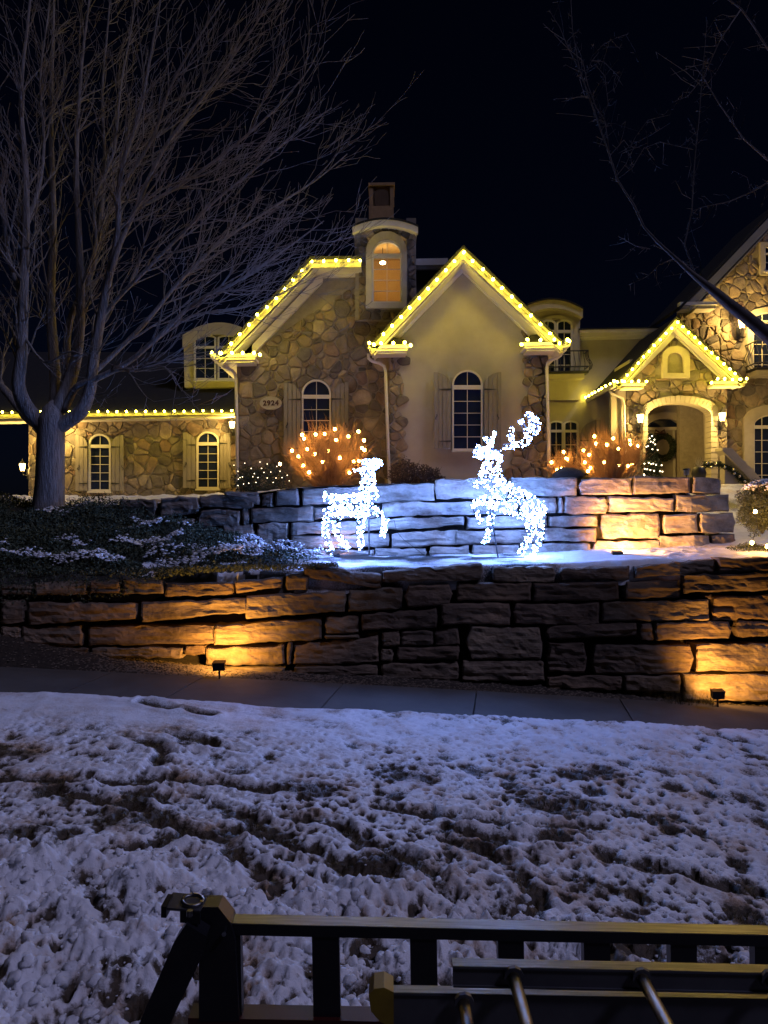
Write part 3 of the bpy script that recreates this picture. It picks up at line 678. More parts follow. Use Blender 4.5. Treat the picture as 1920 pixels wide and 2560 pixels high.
def shutter(Y, xi, xo, ytop, ybot, n=4):
    """board shutter whose arched top falls towards the window (xi = side next to the window)"""
    sh = empty('shutter', W((xi+xo)/2, ybot, Y)); sh.parent = HOUSE; sh.matrix_parent_inverse = HOUSE.matrix_basis.inverted()
    w = xo-xi; drop = abs(w)*.8
    def top(f):  # f 0 at window side, 1 outer
        return ytop + drop*(1-math.sqrt(max(0, 1-(1-f)**2))) if True else ytop
    for i in range(n):
        f0, f1 = i/n+.012, (i+1)/n-.012
        pts = [(xi+w*f0, ybot), (xi+w*f0, top(f0)), (xi+w*(f0+f1)/2, top((f0+f1)/2)), (xi+w*f1, top(f1)), (xi+w*f1, ybot)]
        mb = MB(); mb.prism(pp(Y, pts), Y-.095 - .006*(i % 2), Y-.05); mb.obj('plank', M['shutter'], sh)
    bt = MB()
    bt.prism(pp(Y, [(xi+w*.05, ybot-14), (xi+w*.95, ybot-14), (xi+w*.95, ybot-8), (xi+w*.05, ybot-8)]), Y-.05, Y-.02)
    bt.obj('batten', M['shutter'], sh)
    for yh in (ytop + abs(w)*1.0, ybot-18):
        h = MB(); h.prism(pp(Y, [(xi, yh-1.8), (xi+w*.12, yh-1.8), (xi+w*.7, yh-.4), (xi+w*.7, yh+.4), (xi+w*.12, yh+1.8), (xi, yh+1.8)]), Y-.112, Y-.096); h.obj('hinge', M['iron'], sh)
    c = xi+w*.84; yc = ybot - (ybot-ytop)*.42; s = 1 if w > 0 else -1
    pts = [W(c+s*2*math.sin(a), yc+a*2.1, Y-.11) for a in np.linspace(-3.0, 3.0, 12)]
    h = MB(); h.tube(pts, .011, 5); h.obj('shutter_hook', M['iron'], sh)
    return sh

# --- stone gable wing (left of the bay) --------------------------------
YA = 18.6
winA = arch_pts(755, 828, 950, 987, 1140, 8)
wa = wallpart('wall', 'mortar', YA, [[(592,1250),(592,905),(628,882),(812,676),(905,676),(905,1250)], [(905,1250),(905,785),(1000,785),(1000,1250)]])
rubble(wa, YA, [(592,1250),(592,903),(628,880),(808,676),(1000,676),(1000,1250)], .36, [winA, [(895,600),(1040,600),(1040,788),(895,788)]], 1)
wallpart('wall', 'stucco', YA, [[(596,1245),(596,905),(592,905),(592,1245)]], 4.8)      # side wall going back
window(YA-.02, 755, 828, 950, 988, 997, 1138, 5)
shutter(YA-.03, 753, 710, 957, 1140); shutter(YA-.03, 830, 872, 957, 1140)
def rake(mb, p, q, drop, Y, d, up=0): mb.prism(pp(Y, [(p[0], p[1]-up), (q[0], q[1]-up), (q[0], q[1]+drop), (p[0], p[1]+drop)]), Y, Y+d)
hpart('fascia', 'eave', lambda m: (rake(m, (548,884), (778,648), 24, 17.9, .05), rake(m, (778,648), (903,646), 22, 17.9, .05)))
hpart('soffit', 'trim', lambda m: (rake(m, (556,906), (786,668), 5, 17.96, .62), rake(m, (786,668), (903,664), 4, 17.96, .62)))
hpart('frieze_board', 'trim', lambda m: (rake(m, (630,862), (806,678), 26, 18.42, .12), rake(m, (806,678), (900,676), 14, 18.42, .12)))
hpart('roof', 'roof', lambda m: (m.prism(pp(17.9, [(540,888),(776,641),(903,640),(903,648),(779,649),(548,890)]), 17.88, 24.5),
                                 m.prism(pp(17.9, [(560,890),(780,656),(880,656),(880,890)]), 19.2, 24.4)))
def gutter(px0, px1, y, Y, back, name='gutter'):
    mb = MB(); mb.pbox(px0, px1, y, y+8, Y, .14); mb.pbox(px0+3, px1-3, y+8, y+15, Y+.04, back-.06); mb.pbox(px0+9, px1-7, y+15.4, y+22, Y+.10, back-.14)
    return mb.obj(name, M['trim'], HOUSE)
gutter(535, 640, 884, 17.9, .65)
hpart('gutter', 'trim', lambda m: m.add([W(524,884,17.8), W(534,884,17.8), W(536,896,17.8), W(527,896,17.8)] + [Vector((p.x, 23.4, p.z)) for p in (W(524,884,17.8), W(534,884,17.8), W(536,896,17.8), W(527,896,17.8))],
      [(0,1,2,3),(7,6,5,4),(0,4,5,1),(1,5,6,2),(2,6,7,3),(3,7,4,0)]))
hpart('soffit', 'trim', lambda m: m.box(W(534,884,17.8).x, W(592,900,18.6).x, 18.0, 23.4, W(560,897,17.9).z, W(560,892,17.9).z))
def pipe(pts, Y, r=.038):
    mb = MB(); mb.tube([W(a, b, Y) for a, b in pts], r, 8); return mb.obj('downspout', M['trim'], HOUSE, smooth=True)
pipe([(554,905),(556,914),(566,920),(580,926),(588,936),(590,950),(592,1050),(594,1235)], YA-.12)
pipe([(921,884),(922,896),(930,903),(948,908),(960,915),(964,928),(968,1060),(975,1235)], 17.85)
pipe([(1405,874),(1402,888),(1392,895),(1376,900),(1368,908),(1367,924),(1370,1060),(1374,1235)], 17.85)
# house number plaque
pl = empty('house_number_plaque', W(677, 1008, YA-.1), 'oval cream plaque with the maroon number 2924 on the stone wall', 'plaque')
mb = MB(); mb.prism([(W(677,1008,YA-.1).x+.262*math.cos(a), W(677,1008,YA-.1).z+.158*math.sin(a)) for a in np.linspace(0, 2*math.pi, 33)[:-1]], YA-.125, YA-.05)
mb.obj('plate', M['plaque'], pl)
mb = MB(); ov = lambda k: [(W(677,1008,YA-.1).x+.262*k*math.cos(a), W(677,1008,YA-.1).z+.158*k*math.sin(a)) for a in np.linspace(0, 2*math.pi, 33)[:-1]]
mb.ring(ov(1.0), ov(.93), YA-.135, YA-.125); mb.obj('rim', M['plaque'], pl)
tc = bpy.data.curves.new('numerals', 'FONT'); tc.body = '2924'; tc.size = .165; tc.align_x = 'CENTER'; tc.align_y = 'CENTER'; tc.offset = .007; tc.extrude = .003; tc.space_character = 1.18
tmp = bpy.data.objects.new('numerals_curve', tc); COL.objects.link(tmp); bpy.context.view_layer.update()
nm_ = bpy.data.meshes.new_from_object(tmp.evaluated_get(bpy.context.evaluated_depsgraph_get())); bpy.data.objects.remove(tmp); nm_.materials.clear(); nm_.materials.append(M['ink'])
to = link('numerals', nm_); to.location = W(677, 1008, YA-.131); to.rotation_euler = (math.pi/2, 0, 0)
to.parent = pl; to.matrix_parent_inverse = pl.matrix_basis.inverted()

# --- dormer tower with the lit window ------------------------------------
YT = 18.40
tow = wallpart('tower_wall', 'mortar', YT, [[(888,800),(888,545),(918,545),(918,800)], [(1016,800),(1016,545),(1040,545),(1040,800)],
     [(918,590),(918,570),(966,558),(1016,570),(1016,590)], [(918,800),(918,774),(1016,774),(1016,800)],
     [(888,545),(900,556),(966,540),(1030,556),(1040,545),(1016,572),(966,560),(918,572)]][:4], .3)
rubble(tow, YT, [(897,800),(897,575),(925,562),(966,557),(1010,562),(1039,575),(1039,800)], .26, [[(915,774),(915,620),(925,597),(945,586),(966,582),(988,586),(1007,597),(1017,620),(1017,774)]], 5)
hpart('tower_wall', 'stucco', lambda m: (m.pbox(888, 892, 560, 800, YT+.3, 2.6), m.pbox(1036, 1040, 560, 800, YT+.3, 2.6)))
def bandarch(x0, x1, ye, ya, th, Y0, Y1, n=14):
    xm = (x0+x1)/2; R = []
    out = [(x0+(x1-x0)*k/n, ye-(ye-ya)*(1-((x0+(x1-x0)*k/n-xm)/((x1-x0)/2))**2)) for k in range(n+1)]
    mb = MB(); mb.ring(pp(Y0, out), pp(Y0, [(a, b+th) for a, b in out]), Y0, Y1, closed=False); return mb
bandarch(881, 1045, 566, 547, 17, YT-.32, YT-.18).obj('cornice', M['trim'], HOUSE)
bandarch(884, 1042, 572, 554, 12, YT-.18, YT+2.9).obj('soffit', M['trim'], HOUSE)
bandarch(880, 1046, 562, 543, 5, YT-.34, YT+3.0).obj('roof', M['roof'], HOUSE)
surr = MB(); surr.ring(pp(YT, arch_pts(915, 1017, 583, 634, 774)), pp(YT, arch_pts(930, 1005, 603, 640, 760)), YT-.14, YT+.05); surr.obj('window_surround', M['surround'], HOUSE)
wl = window(YT-.02, 930, 1005, 603, 636, 647, 760, 4, 2, 4.5, lit=True)
rm = MB()
a0, a1 = W(920, 700, YT+.3), W(1012, 700, YT+.3); zt_, zb_ = W(960, 598, YT+.3).z, W(960, 768, YT+.3).z
rm.add([(a0.x, YT+.3, zb_), (a1.x, YT+.3, zb_), (a1.x, YT+1.9, zb_), (a0.x, YT+1.9, zb_), (a0.x, YT+.3, zt_), (a1.x, YT+.3, zt_), (a1.x, YT+1.9, zt_), (a0.x, YT+1.9, zt_)],
       [(0,1,2,3), (4,5,6,7), (1,2,6,5), (2,3,7,6), (3,0,4,7)])
rm.obj('room', M['wall_in'], HOUSE)
pn = empty('pendant_lamp', W(957, 657, YT+.9), 'small glowing ceiling lamp seen through the arched tower window', 'lamp')
mb = MB(); mb.ico(W(957, 657, YT+.9), .085, .55); mb.obj('shade', M['pendant'], pn, smooth=True)
mb = MB(); mb.tube([W(957, 651, YT+.9), Vector((W(957,651,YT+.9).x, YT+.9, zt_))], .008, 5); mb.obj('rod', M['iron'], pn)
lamp('pendant_light', 'POINT', W(957, 672, YT+.75), 13, (1, .70, .28), pn, .06)
# chimney
ch = empty('chimney', W(954, 548, 21)); ch.parent = HOUSE; ch.matrix_parent_inverse = HOUSE.matrix_basis.inverted()
mb = MB(); mb.pbox(923, 985, 514, 640, 21, .75); mb.obj('base', M['chimney'], ch)
mb = MB(); mb.pbox(928, 980, 494, 514, 21.05, .64); mb.obj('neck', M['chimney'], ch)
mb = MB(); mb.pbox(923, 933, 462, 514, 21.0, .12); mb.pbox(975, 985, 462, 514, 21.0, .12); mb.pbox(933, 975, 462, 494, 21.1, .5); mb.pbox(921, 987, 456, 463, 20.97, .82)
mb.obj('cap', M['chimney'], ch)
mb = MB(); mb.prism(pp(20.98, arch_pts(936, 972, 472, 484, 512, 8)), 21.0, 21.08); mb.obj('vent', M['door'], ch)
# ledge right of the tower
hpart('cornice', 'trim', lambda m: (m.pbox(1040, 1120, 646, 662, 18.9, .3), m.pbox(1040, 1120, 662, 672, 19.0, .3)))
hpart('roof', 'roof', lambda m: m.prism(pp(19.1, [(1036,672),(1200,672),(1200,900),(1000,900),(1000,800)]), 19.1, 19.3))

# --- stucco bay with its steep gable -------------------------------------
YB = 18.0
bay = wallpart('wall', 'stucco', YB, [[(975,1250),(975,862),(1157,676),(1340,862),(1370,1250)]], .2)
wallpart('wall', 'stucco', YB+.2, [[(1366,1250),(1366,862),(1371,862),(1373,1250)]], 5.8)
wallpart('wall', 'stucco', YB+.2, [[(972,1250),(972,862),(976,862),(976,1250)]], .5)
def keepL(p, rs): return p[0] < W(1012, 1000, YB).x
def keepR(p, rs):
    z = (p[1]-W(0,1200,YB).z); return p[0] > W(1312, 1000, YB).x - max(0, .45-.45*(z/1.0 if z > 0 else 0))
rubble(bay, YB-.02, [(973,1250),(973,850),(1012,812),(1040,812),(1060,1250)], .27, (), 11, keepL, proud=.045)
rubble(bay, YB-.02, [(1371,1250),(1371,850),(1330,815),(1290,815),(1215,1250)], .27, (), 12, keepR, proud=.045)
window(YB-.02, 1130, 1206, 926, 964, 974, 1126, 5)
shutter(YB-.03, 1127, 1084, 932, 1122); shutter(YB-.03, 1209, 1252, 932, 1122)
YR = 17.3
def shr(px, py, k): # shrink towards nothing, only shift in y
    return (px, py+k)
hpart('fascia', 'eave', lambda m: (rake(m, (927,862), (1158,620), 27, YR, .05), rake(m, (1158,620), (1407,856), 27, YR, .05)))
hpart('soffit', 'trim', lambda m: (rake(m, (934,886), (1158,648), 5, YR+.05, .62), rake(m, (1158,648), (1402,880), 5, YR+.05, .62)))
hpart('frieze_board', 'trim', lambda m: (rake(m, (984,832), (1157,652), 28, 17.88, .09), rake(m, (1157,652), (1340,828), 28, 17.88, .09)))
hpart('roof', 'roof', lambda m: m.prism(pp(YR, [(921,866),(1158,613),(1414,860),(1407,860),(1158,622),(929,866)]), YR-.03, 23.6))
gutter(920, 1022, 862, YR, .6); gutter(1308, 1424, 855, YR, .6)
hpart('gutter', 'trim', lambda m: m.add([W(1416,855,YR), W(1427,855,YR), W(1425,866,YR), W(1417,866,YR)] + [Vector((p.x, 23.8, p.z)) for p in (W(1416,855,YR), W(1427,855,YR), W(1425,866,YR), W(1417,866,YR))],
      [(0,1,2,3),(7,6,5,4),(0,4,5,1),(1,5,6,2),(2,6,7,3),(3,7,4,0)]))
hpart('soffit', 'trim', lambda m: m.box(W(1370,870,18).x, W(1416,870,YR).x, 17.5, 23.8, W(1400,872,YR).z, W(1400,867,YR).z))
# small dark return roofs above the gutters
hpart('roof', 'roof', lambda m: (m.prism(pp(17.5, [(930,861),(965,838),(1010,848),(1020,861)]), 17.5, 17.95), m.prism(pp(17.5, [(1310,855),(1325,838),(1370,832),(1405,855)]), 17.5, 17.95)))

# --- long left wing --------------------------------------------------------
YL = 24.0
lw = wallpart('wall', 'mortar', YL, [[(72,1245),(72,1035),(640,1035),(640,1245)]])
rubble(lw, YL, [(72,1245),(72,1035),(640,1035),(640,1245)], .42, [arch_pts(223, 279, 1085, 1112, 1229, 8), arch_pts(492, 549, 1079, 1106, 1223, 8)], 21)
window(YL-.02, 223, 279, 1085, 1112, 1120, 1228, 5, t=4.5); window(YL-.02, 492, 549, 1079, 1106, 1114, 1222, 5, t=4.5)
for a in ((221, 191, 1088, 1227), (281, 311, 1088, 1227), (490, 459, 1082, 1220), (551, 578, 1082, 1220)): shutter(YL-.03, *a, n=3)
hpart('fascia', 'eave', lambda m: (m.pbox(-40, 586, 1031, 1041, 23.35, .14), m.pbox(-30, 586, 1041, 1048, 23.42, .10)))
hpart('soffit', 'trim', lambda m: m.pbox(-36, 592, 1047, 1049, 23.45, .6))
hpart('roof', 'roof', lambda m: m.add([W(-60,1031,23.3), W(600,1027,23.3), W(640,880,28), W(-200,880,28), W(-60,1034,23.3), W(600,1030,23.3), W(640,884,28.3), W(-200,884,28.3)],
      [(0,1,2,3),(7,6,5,4),(0,4,5,1),(1,5,6,2),(2,6,7,3),(3,7,4,0)]))
for c in ((523, 1011), (565, 1008), (178, 1020), (296, 1016)):
    w = W(c[0], c[1], 24.2)
    tag(boulder('snow_patch', w, (.28, .12, .03), M['snow'], c[0]), 'thin leftover patch of snow %s' % {523: 'on the left wing roof below the dormer', 565: 'on the left wing roof close to the downspout', 178: 'on the wing roof just right of the tree trunk', 296: 'on the wing roof above the first arched window'}[c[0]], 'snow patch')
# dormer on the left wing
YD = 24.6
hpart('dormer_wall', 'surround', lambda m: (m.pbox(460, 484, 836, 968, YD, .25), m.pbox(484, 640, 952, 968, YD, .25), m.pbox(600, 640, 836, 968, YD, .25), m.pbox(484, 600, 836, 952, YD+.12, .1)))
bandarch(456, 640, 838, 806, 30, YD-.12, YD+2.2).obj('dormer_roof', M['surround'], HOUSE)
for x0, x1 in ((486, 541), (545, 600)): window(YD-.02, x0, x1, 838, 866, 872, 950, 3, 2, 4, archr=.3)

# --- recessed right wall with dormer tower and balcony ------------------------
YW = 24.0
wallpart('wall', 'stucco', YW, [[(1330,1250),(1330,825),(1700,823),(1700,1250)]])
hpart('cornice', 'trim', lambda m: (m.pbox(1450, 1720, 822, 828, YW-.34, .5), m.pbox(1450, 1720, 828, 838, YW-.24, .3), m.pbox(1450, 1720, 838, 846, YW-.12, .2)))
hpart('roof', 'roof', lambda m: m.pbox(1448, 1722, 818, 821.6, YW-.36, 3))
hpart('tower_wall', 'stucco', lambda m: m.prism(pp(YW-.3, [(1320,1000),(1320,780),(1345,768),(1385,762),(1425,768),(1450,780),(1450,1000)]), YW-.3, YW+1.8))
bandarch(1306, 1457, 772, 748, 22, YW-.55, YW+2).obj('cornice', M['surround'], HOUSE)
bandarch(1304, 1459, 768, 744, 4, YW-.6, YW+2.1).obj('roof', M['roof'], HOUSE)
surr = MB(); surr.ring(pp(YW-.3, arch_pts(1338, 1442, 790, 822, 952)), pp(YW-.3, arch_pts(1350, 1430, 800, 826, 946)), YW-.40, YW-.25); surr.obj('window_surround', M['surround'], HOUSE)
window(YW-.34, 1350, 1389, 800, 826, 833, 944, 4, 2, 4, archr=.6); window(YW-.34, 1390, 1430, 800, 826, 833, 944, 4, 2, 4, archr=.6)
def balcony(px0, px1, yt, yb, Y, d, n, label):
    """bellied iron balcony: rails and bowed bars round three sides"""
    bal = empty('balcony', W((px0+px1)/2, yb, Y)); bal.parent = HOUSE; bal.matrix_parent_inverse = HOUSE.matrix_basis.inverted()
    A, B = W(px0, yb, Y), W(px1, yb, Y); zt = W(px1, yt, Y).z; zb = A.z; Yf = Y-d
    for nm, z in (('rail', zt), ('rail', zb), ('rail', zb+.14)):
        mb = MB(); mb.tube([(A.x, Y, z), (A.x, Yf, z), (B.x, Yf, z), (B.x, Y, z)], .022, 5); mb.obj(nm, M['iron'], bal)
    def bar(x, y, ox, oy):
        pts = []
        for t in np.linspace(0, 1, 7):
            bul = .13*math.sin(math.pi*min(1, t*1.25))*(1-t)*1.8; pts.append((x+ox*bul, y+oy*bul, zb+(zt-zb)*t))
        mb = MB(); mb.tube(pts, .011, 4); mb.obj('bar', M['iron'], bal)
    for i in range(n): bar(A.x+(B.x-A.x)*i/(n-1), Yf, 0, -1)
    for i in range(1, 4): bar(B.x, Yf+d*i/4, 1, 0); bar(A.x, Yf+d*i/4, -1, 0)
    mb = MB(); mb.box(A.x, B.x, Yf, Y, zb-.05, zb-.01); mb.obj('floor_plate', M['iron'], bal)
    mb = MB(); mb.box(A.x+.05, B.x-.1, Yf+.12, Y, zb-.2, zb-.052); mb.obj('ledge', M['surround'], bal)
balcony(1320, 1462, 884, 937, YW-.3, .45, 13, '')
# casement window on the ground floor, with a shutter
window(YW-.02, 1372, 1408, 1052, 1075, 1081, 1210, 4, 2, 4, archr=.5); window(YW-.02, 1408, 1445, 1052, 1075, 1081, 1210, 4, 2, 4, archr=.5)
shutter(YW-.03, 1448, 1500, 1050, 1205, 4)

# --- entry porch ----------------------------------------------------------------
YE = 21.5
def opening(): return [(1608,1260)] + arch_pts(1608, 1792, 992, 1024, 1260, 10)[1:-1] + [(1792,1260)]
ent = empty('porch_wall', W(1690, 1240, YE)); ent.parent = HOUSE; ent.matrix_parent_inverse = HOUSE.matrix_basis.inverted()
arcI = arch_pts(1614, 1780, 1004, 1040, 1260, 12)
left_p = [(1564,1260),(1564,962),(1690,836),(1690,836)] + []
mbw = MB()
topc = [(1564,958),(1690,832),(1817,955)]
# wall with an arched hole, made of two halves meeting at the crown
half1 = [(1564,1260),(1564,958),(1690,832)] + [p for p in arcI if p[0] <= 1697][::-1]
half1 = [(1564,1260),(1564,958),(1697,829)] + [(x, y) for x, y in arcI if x <= 1698][::-1]
half2 = [(1817,1260),(1817,955),(1697,829)] + [(x, y) for x, y in arcI if x >= 1696]
for hfp in (half1, half2): mbw.prism(pp(YE, hfp), YE, YE+.35)
mbw.obj('backing', M['mortar'], ent)
nic = arch_pts(1653, 1721, 867, 890, 946, 8)
rubble(ent, YE, [(1564,1260),(1564,955),(1690,838),(1817,952),(1817,1260)], .32, [[(1606,1270)]+arch_pts(1606, 1793, 990, 1024, 1262, 10), nic], 31)
# voussoirs and jamb blocks of the arch
outer = arch_pts(1606, 1793, 990, 1026, 1262, 22); inner = arch_pts(1618, 1776, 1008, 1040, 1262, 22)
vs = MB()
nA = 22
for k in range(len(outer)-1):
    if k == 0 or k == len(outer)-2:
        for j in range(17):
            y0 = 1026+j*13.2+1; y1 = 1026+(j+1)*13.2-.6
            xs_ = (1606+1.5*(j % 2), 1618) if k == 0 else (1776, 1793-1.5*(j % 2))
            b_ = MB(); b_.prism(pp(YE-.05, [(xs_[0], y1+14), (xs_[0], y0+14), (xs_[1], y0+14), (xs_[1], y1+14)]), YE-.10, YE+.3); b_.obj('brick', M['surround'], ent)
        continue
    o0, o1, i0, i1 = outer[k], outer[k+1], inner[k], inner[k+1]
    l = lambda a, b, t: (a[0]+(b[0]-a[0])*t, a[1]+(b[1]-a[1])*t)
    b_ = MB(); b_.prism(pp(YE-.05, [l(i0, i1, .05), l(o0, o1, .05), l(o0, o1, .95), l(i0, i1, .95)]), YE-.12, YE+.3); b_.obj('brick', M['surround'], ent)
mb = MB(); mb.ring(pp(YE, outer), pp(YE, inner), YE-.06, YE+.28, closed=False); mb.obj('arch_mortar', M['mortar'], ent)
mb = MB(); mb.ring(pp(YE, nic), pp(YE, arch_pts(1665, 1706, 882, 900, 934, 8)), YE-.11, YE+.05); mb.obj('niche_surround', M['surround'], ent)
mb = MB(); mb.prism(pp(YE, arch_pts(1665, 1706, 882, 900, 934, 8)), YE-.01, YE+.0); mb.obj('niche_panel', M['mortar'], ent)
YG = 21.0
hpart('fascia', 'eave', lambda m: (rake(m, (1543,958), (1690,798), 17, YG, .05), rake(m, (1690,798), (1858,950), 17, YG, .05)))
hpart('soffit', 'trim', lambda m: (rake(m, (1550,972), (1690,816), 4, YG+.05, .46), rake(m, (1690,816), (1850,964), 4, YG+.05, .46)))
hpart('frieze_board', 'trim', lambda m: (rake(m, (1572,934), (1690,816), 24, YE-.16, .1), rake(m, (1690,816), (1808,926), 24, YE-.16, .1)))
hpart('roof', 'roof', lambda m: m.prism(pp(YG, [(1536,962),(1690,791),(1864,952),(1859,954),(1690,798),(1544,962)]), YG-.03, 24))
hpart('gutter', 'trim', lambda m: (m.pbox(1538, 1614, 958, 964, YG, .12), m.pbox(1542, 1610, 964, 971, YG+.05, .4), m.pbox(1780, 1868, 952, 958, YG, .12), m.pbox(1784, 1862, 958, 966, YG+.05, .4)))
hpart('gutter', 'trim', lambda m: m.add([W(1532,958,YG), W(1540,958,YG), W(1540,968,YG), W(1533,968,YG)] + [Vector((p.x, 23.9, p.z)) for p in (W(1532,958,YG), W(1540,958,YG), W(1540,968,YG), W(1533,968,YG))],
      [(0,1,2,3),(7,6,5,4),(0,4,5,1),(1,5,6,2),(2,6,7,3),(3,7,4,0)]))
pipe([(1523,975),(1528,984),(1545,990),(1556,996),(1560,1008),(1562,1100),(1564,1240)], YE-.1, .035)
wallpart('wall', 'stucco', YE, [[(1528,1250),(1528,972),(1566,972),(1566,1250)]], .15)
# porch interior: walls, floor, ceiling and front door
YP = 23.3
wallpart('porch_back_wall', 'stucco', YP, [[(1560,1260),(1560,960),(1830,960),(1830,1260)]])
hpart('porch_side_wall', 'stucco', lambda m: (m.box(W(1796,1100,YE).x+.05, W(1796,1100,YE).x+.2, YE+.35, YP, 2.4, 6.2), m.box(W(1606,1100,YE).x-.2, W(1606,1100,YE).x-.05, YE+.35, YP, 2.4, 6.2), m.box(W(1606,1100,YE).x-.2, W(1796,1100,YE).x+.2, YE+.35, YP, W(1690,985,YE).z, W(1690,980,YE).z)))
mb = MB(); mb.ring(pp(YP, arch_pts(1600, 1724, 1031, 1066, 1262)), pp(YP, arch_pts(1612, 1706, 1048, 1075, 1262)), YP-.13, YP); mb.obj('door_surround', M['surround'], HOUSE)
fd = empty('front_door', W(1655, 1240, YP)); fd.parent = HOUSE; fd.matrix_parent_inverse = HOUSE.matrix_basis.inverted()
mb = MB(); mb.prism(pp(YP, [(1618,1260),(1618,1076),(1684,1076),(1684,1260)]), YP-.06, YP-.01); mb.obj('door_leaf', M['surround'], fd)
mb = MB(); mb.prism(pp(YP, [(1690,1250),(1690,1082),(1700,1082),(1700,1250)]), YP-.05, YP-.01); mb.obj('sidelight', M['door'], fd)
mb = MB(); mb.prism(pp(YP, [(1614,1068),(1620,1056),(1645,1049),(1675,1050),(1704,1068)]), YP-.05, YP-.01); mb.obj('fanlight', M['glassdark'], fd)
mb = MB(); mb.pbox(1612, 1706, 1068, 1075, YP-.10, .09); mb.pbox(1684, 1689, 1075, 1262, YP-.09, .08); mb.pbox(1700, 1706, 1075, 1262, YP-.09, .08); mb.obj('door_frame', M['trim'], fd)
# --- tall right block ---------------------------------------------------------------
YK = 22.6
rk = wallpart('wall', 'mortar', YK, [[(1700,1260),(1700,772),(1925,545),(2300,545),(2300,1260)]])
kwin = [(1856,1262),(1856,1060),(1880,1025),(1925,1012),(1990,1012),(1990,1262)]
rubble(rk, YK, [(1700,900),(1700,790),(1728,762),(1800,762),(1800,900)], .34, (), 47)
rubble(rk, YK, [(1800,1260),(1800,694),(1925,566),(2060,566),(2060,1260)], .38, [kwin, [(1866,945),(1866,790),(1885,772),(2010,768),(2010,945)], [(1897,690),(1897,608),(1990,608),(1990,690)]], 41,
       )
hpart('fascia', 'eave', lambda m: (rake(m, (1724,752), (1935,530), 26, YK-.6, .06), rake(m, (1732,776), (1940,556), 4, YK-.54, .5)))
hpart('roof', 'roof', lambda m: rake(m, (1700,768), (1960,494), 6, YK-.65, 3, up=3))
hpart('gutter', 'trim', lambda m: (m.pbox(1700, 1794, 754, 762, YK-.62, .2), m.pbox(1706, 1790, 762, 772, YK-.54, .45)))
surr = MB(); surr.ring(pp(YK, arch_pts(1856, 2010, 1012, 1052, 1262)), pp(YK, arch_pts(1880, 1986, 1036, 1064, 1262)), YK-.12, YK+.04); surr.obj('window_surround', M['surround'], HOUSE)
window(YK-.02, 1880, 1986, 1036, 1064, 1072, 1250, 6, 5, 4, archr=.5)
surr = MB(); surr.ring(pp(YK, arch_pts(1866, 2010, 768, 790, 945)), pp(YK, arch_pts(1878, 1998, 780, 798, 944)), YK-.10, YK+.04); surr.obj('window_surround', M['surround'], HOUSE)
window(YK-.02, 1878, 1998, 780, 802, 810, 942, 5, 5, 4, archr=.3)
surr = MB(); surr.ring(pp(YK, [(1897,690),(1897,608),(1990,608),(1990,690)]), pp(YK, [(1908,681),(1908,618),(1980,618),(1980,681)]), YK-.10, YK+.04); surr.obj('window_surround', M['surround'], HOUSE)
window(YK-.02, 1908, 1980, 618, 634, 638, 680, 2, 3, 3, archr=.05)
balcony(1864, 2020, 862, 930, YK, .7, 14, '')
# sloping stair parapet
st = empty('stair_wall', W(1850, 1220, 20.5)); st.parent = HOUSE; st.matrix_parent_inverse = HOUSE.matrix_basis.inverted()
mb = MB(); mb.prism(pp(20.6, [(1812,1260),(1812,1128),(1826,1128),(1886,1200),(1886,1300),(1812,1300)]), 20.6, 20.9); mb.obj('parapet', M['stucco'], st)
mb = MB(); mb.prism(pp(20.5, [(1806,1126),(1806,1119),(1830,1120),(1902,1196),(1902,1206),(1884,1206)]), 20.5, 20.98); mb.obj('coping', M['surround'], st)
mb = MB(); mb.pbox(1880, 1904, 1200, 1290, 20.5, .35); mb.obj('newel', M['surround'], st)

# ------------------------------------------------------------------ lanterns
def lantern(px, py, Y, label, s=1.0, power=10, group=None, side=0):
    w = W(px, py, Y); t = empty('wall_lantern', w, label, 'lantern', group)
    h = .23*s; r = .10*s
    def ringp(rr, z, k=6): return [(w.x+rr*math.cos(2*math.pi*i/k), w.y+rr*math.sin(2*math.pi*i/k), w.z+z) for i in range(k)]
    g = MB(); k = 6; g.add(ringp(r*.62, -h*.5)+ringp(r, h*.45), [(i, (i+1) % k, k+(i+1) % k, k+i) for i in range(k)] + [tuple(range(k-1, -1, -1)), tuple(range(k, 2*k))]); g.obj('glass', M['lantern'], t)
    c = MB(); c.add(ringp(r*1.2, h*.45)+ringp(r*.85, h*.62)+ringp(r*.15, h*.95), [(i, (i+1) % k, k+(i+1) % k, k+i) for i in range(k)]+[(k+i, k+(i+1) % k, 2*k+(i+1) % k, 2*k+i) for i in range(k)]+[tuple(range(k-1, -1, -1)), tuple(range(2*k, 3*k))])
    c.tube([(w.x, w.y, w.z+h*.9), (w.x, w.y, w.z+h*1.15)], .012*s, 5); c.obj('cap', M['iron'], t)
    f = MB()
    for a, b_ in zip(ringp(r*.66, -h*.5), ringp(r*1.05, h*.45)): f.tube([a, b_], .006*s, 4)
    f.tube([(w.x, w.y, w.z-h*.5), (w.x, w.y, w.z-h*.68)], [.045*s, .015*s], 6); f.obj('cage', M['iron'], t)
    b = MB(); b.tube([(w.x, w.y, w.z-h*.62), (w.x, w.y+.03*s, w.z-h*1.0), (w.x+side*.1, w.y+.12*s, w.z-h*1.15), (w.x+side*.1, w.y+.22*s, w.z-h*.8)], .012*s, 5); b.obj('bracket', M['iron'], t)
    b = MB(); b.box(w.x-.05*s+side*.1, w.x+.05*s+side*.1, w.y+.22*s, w.y+.245*s, w.z-h*1.5, w.z-h*.2); b.obj('back_plate', M['iron'], t)
    lamp('lantern_light', 'POINT', (w.x, w.y-.02-r*1.3, w.z+.02), power*11, (1, .64, .16), t, .05)
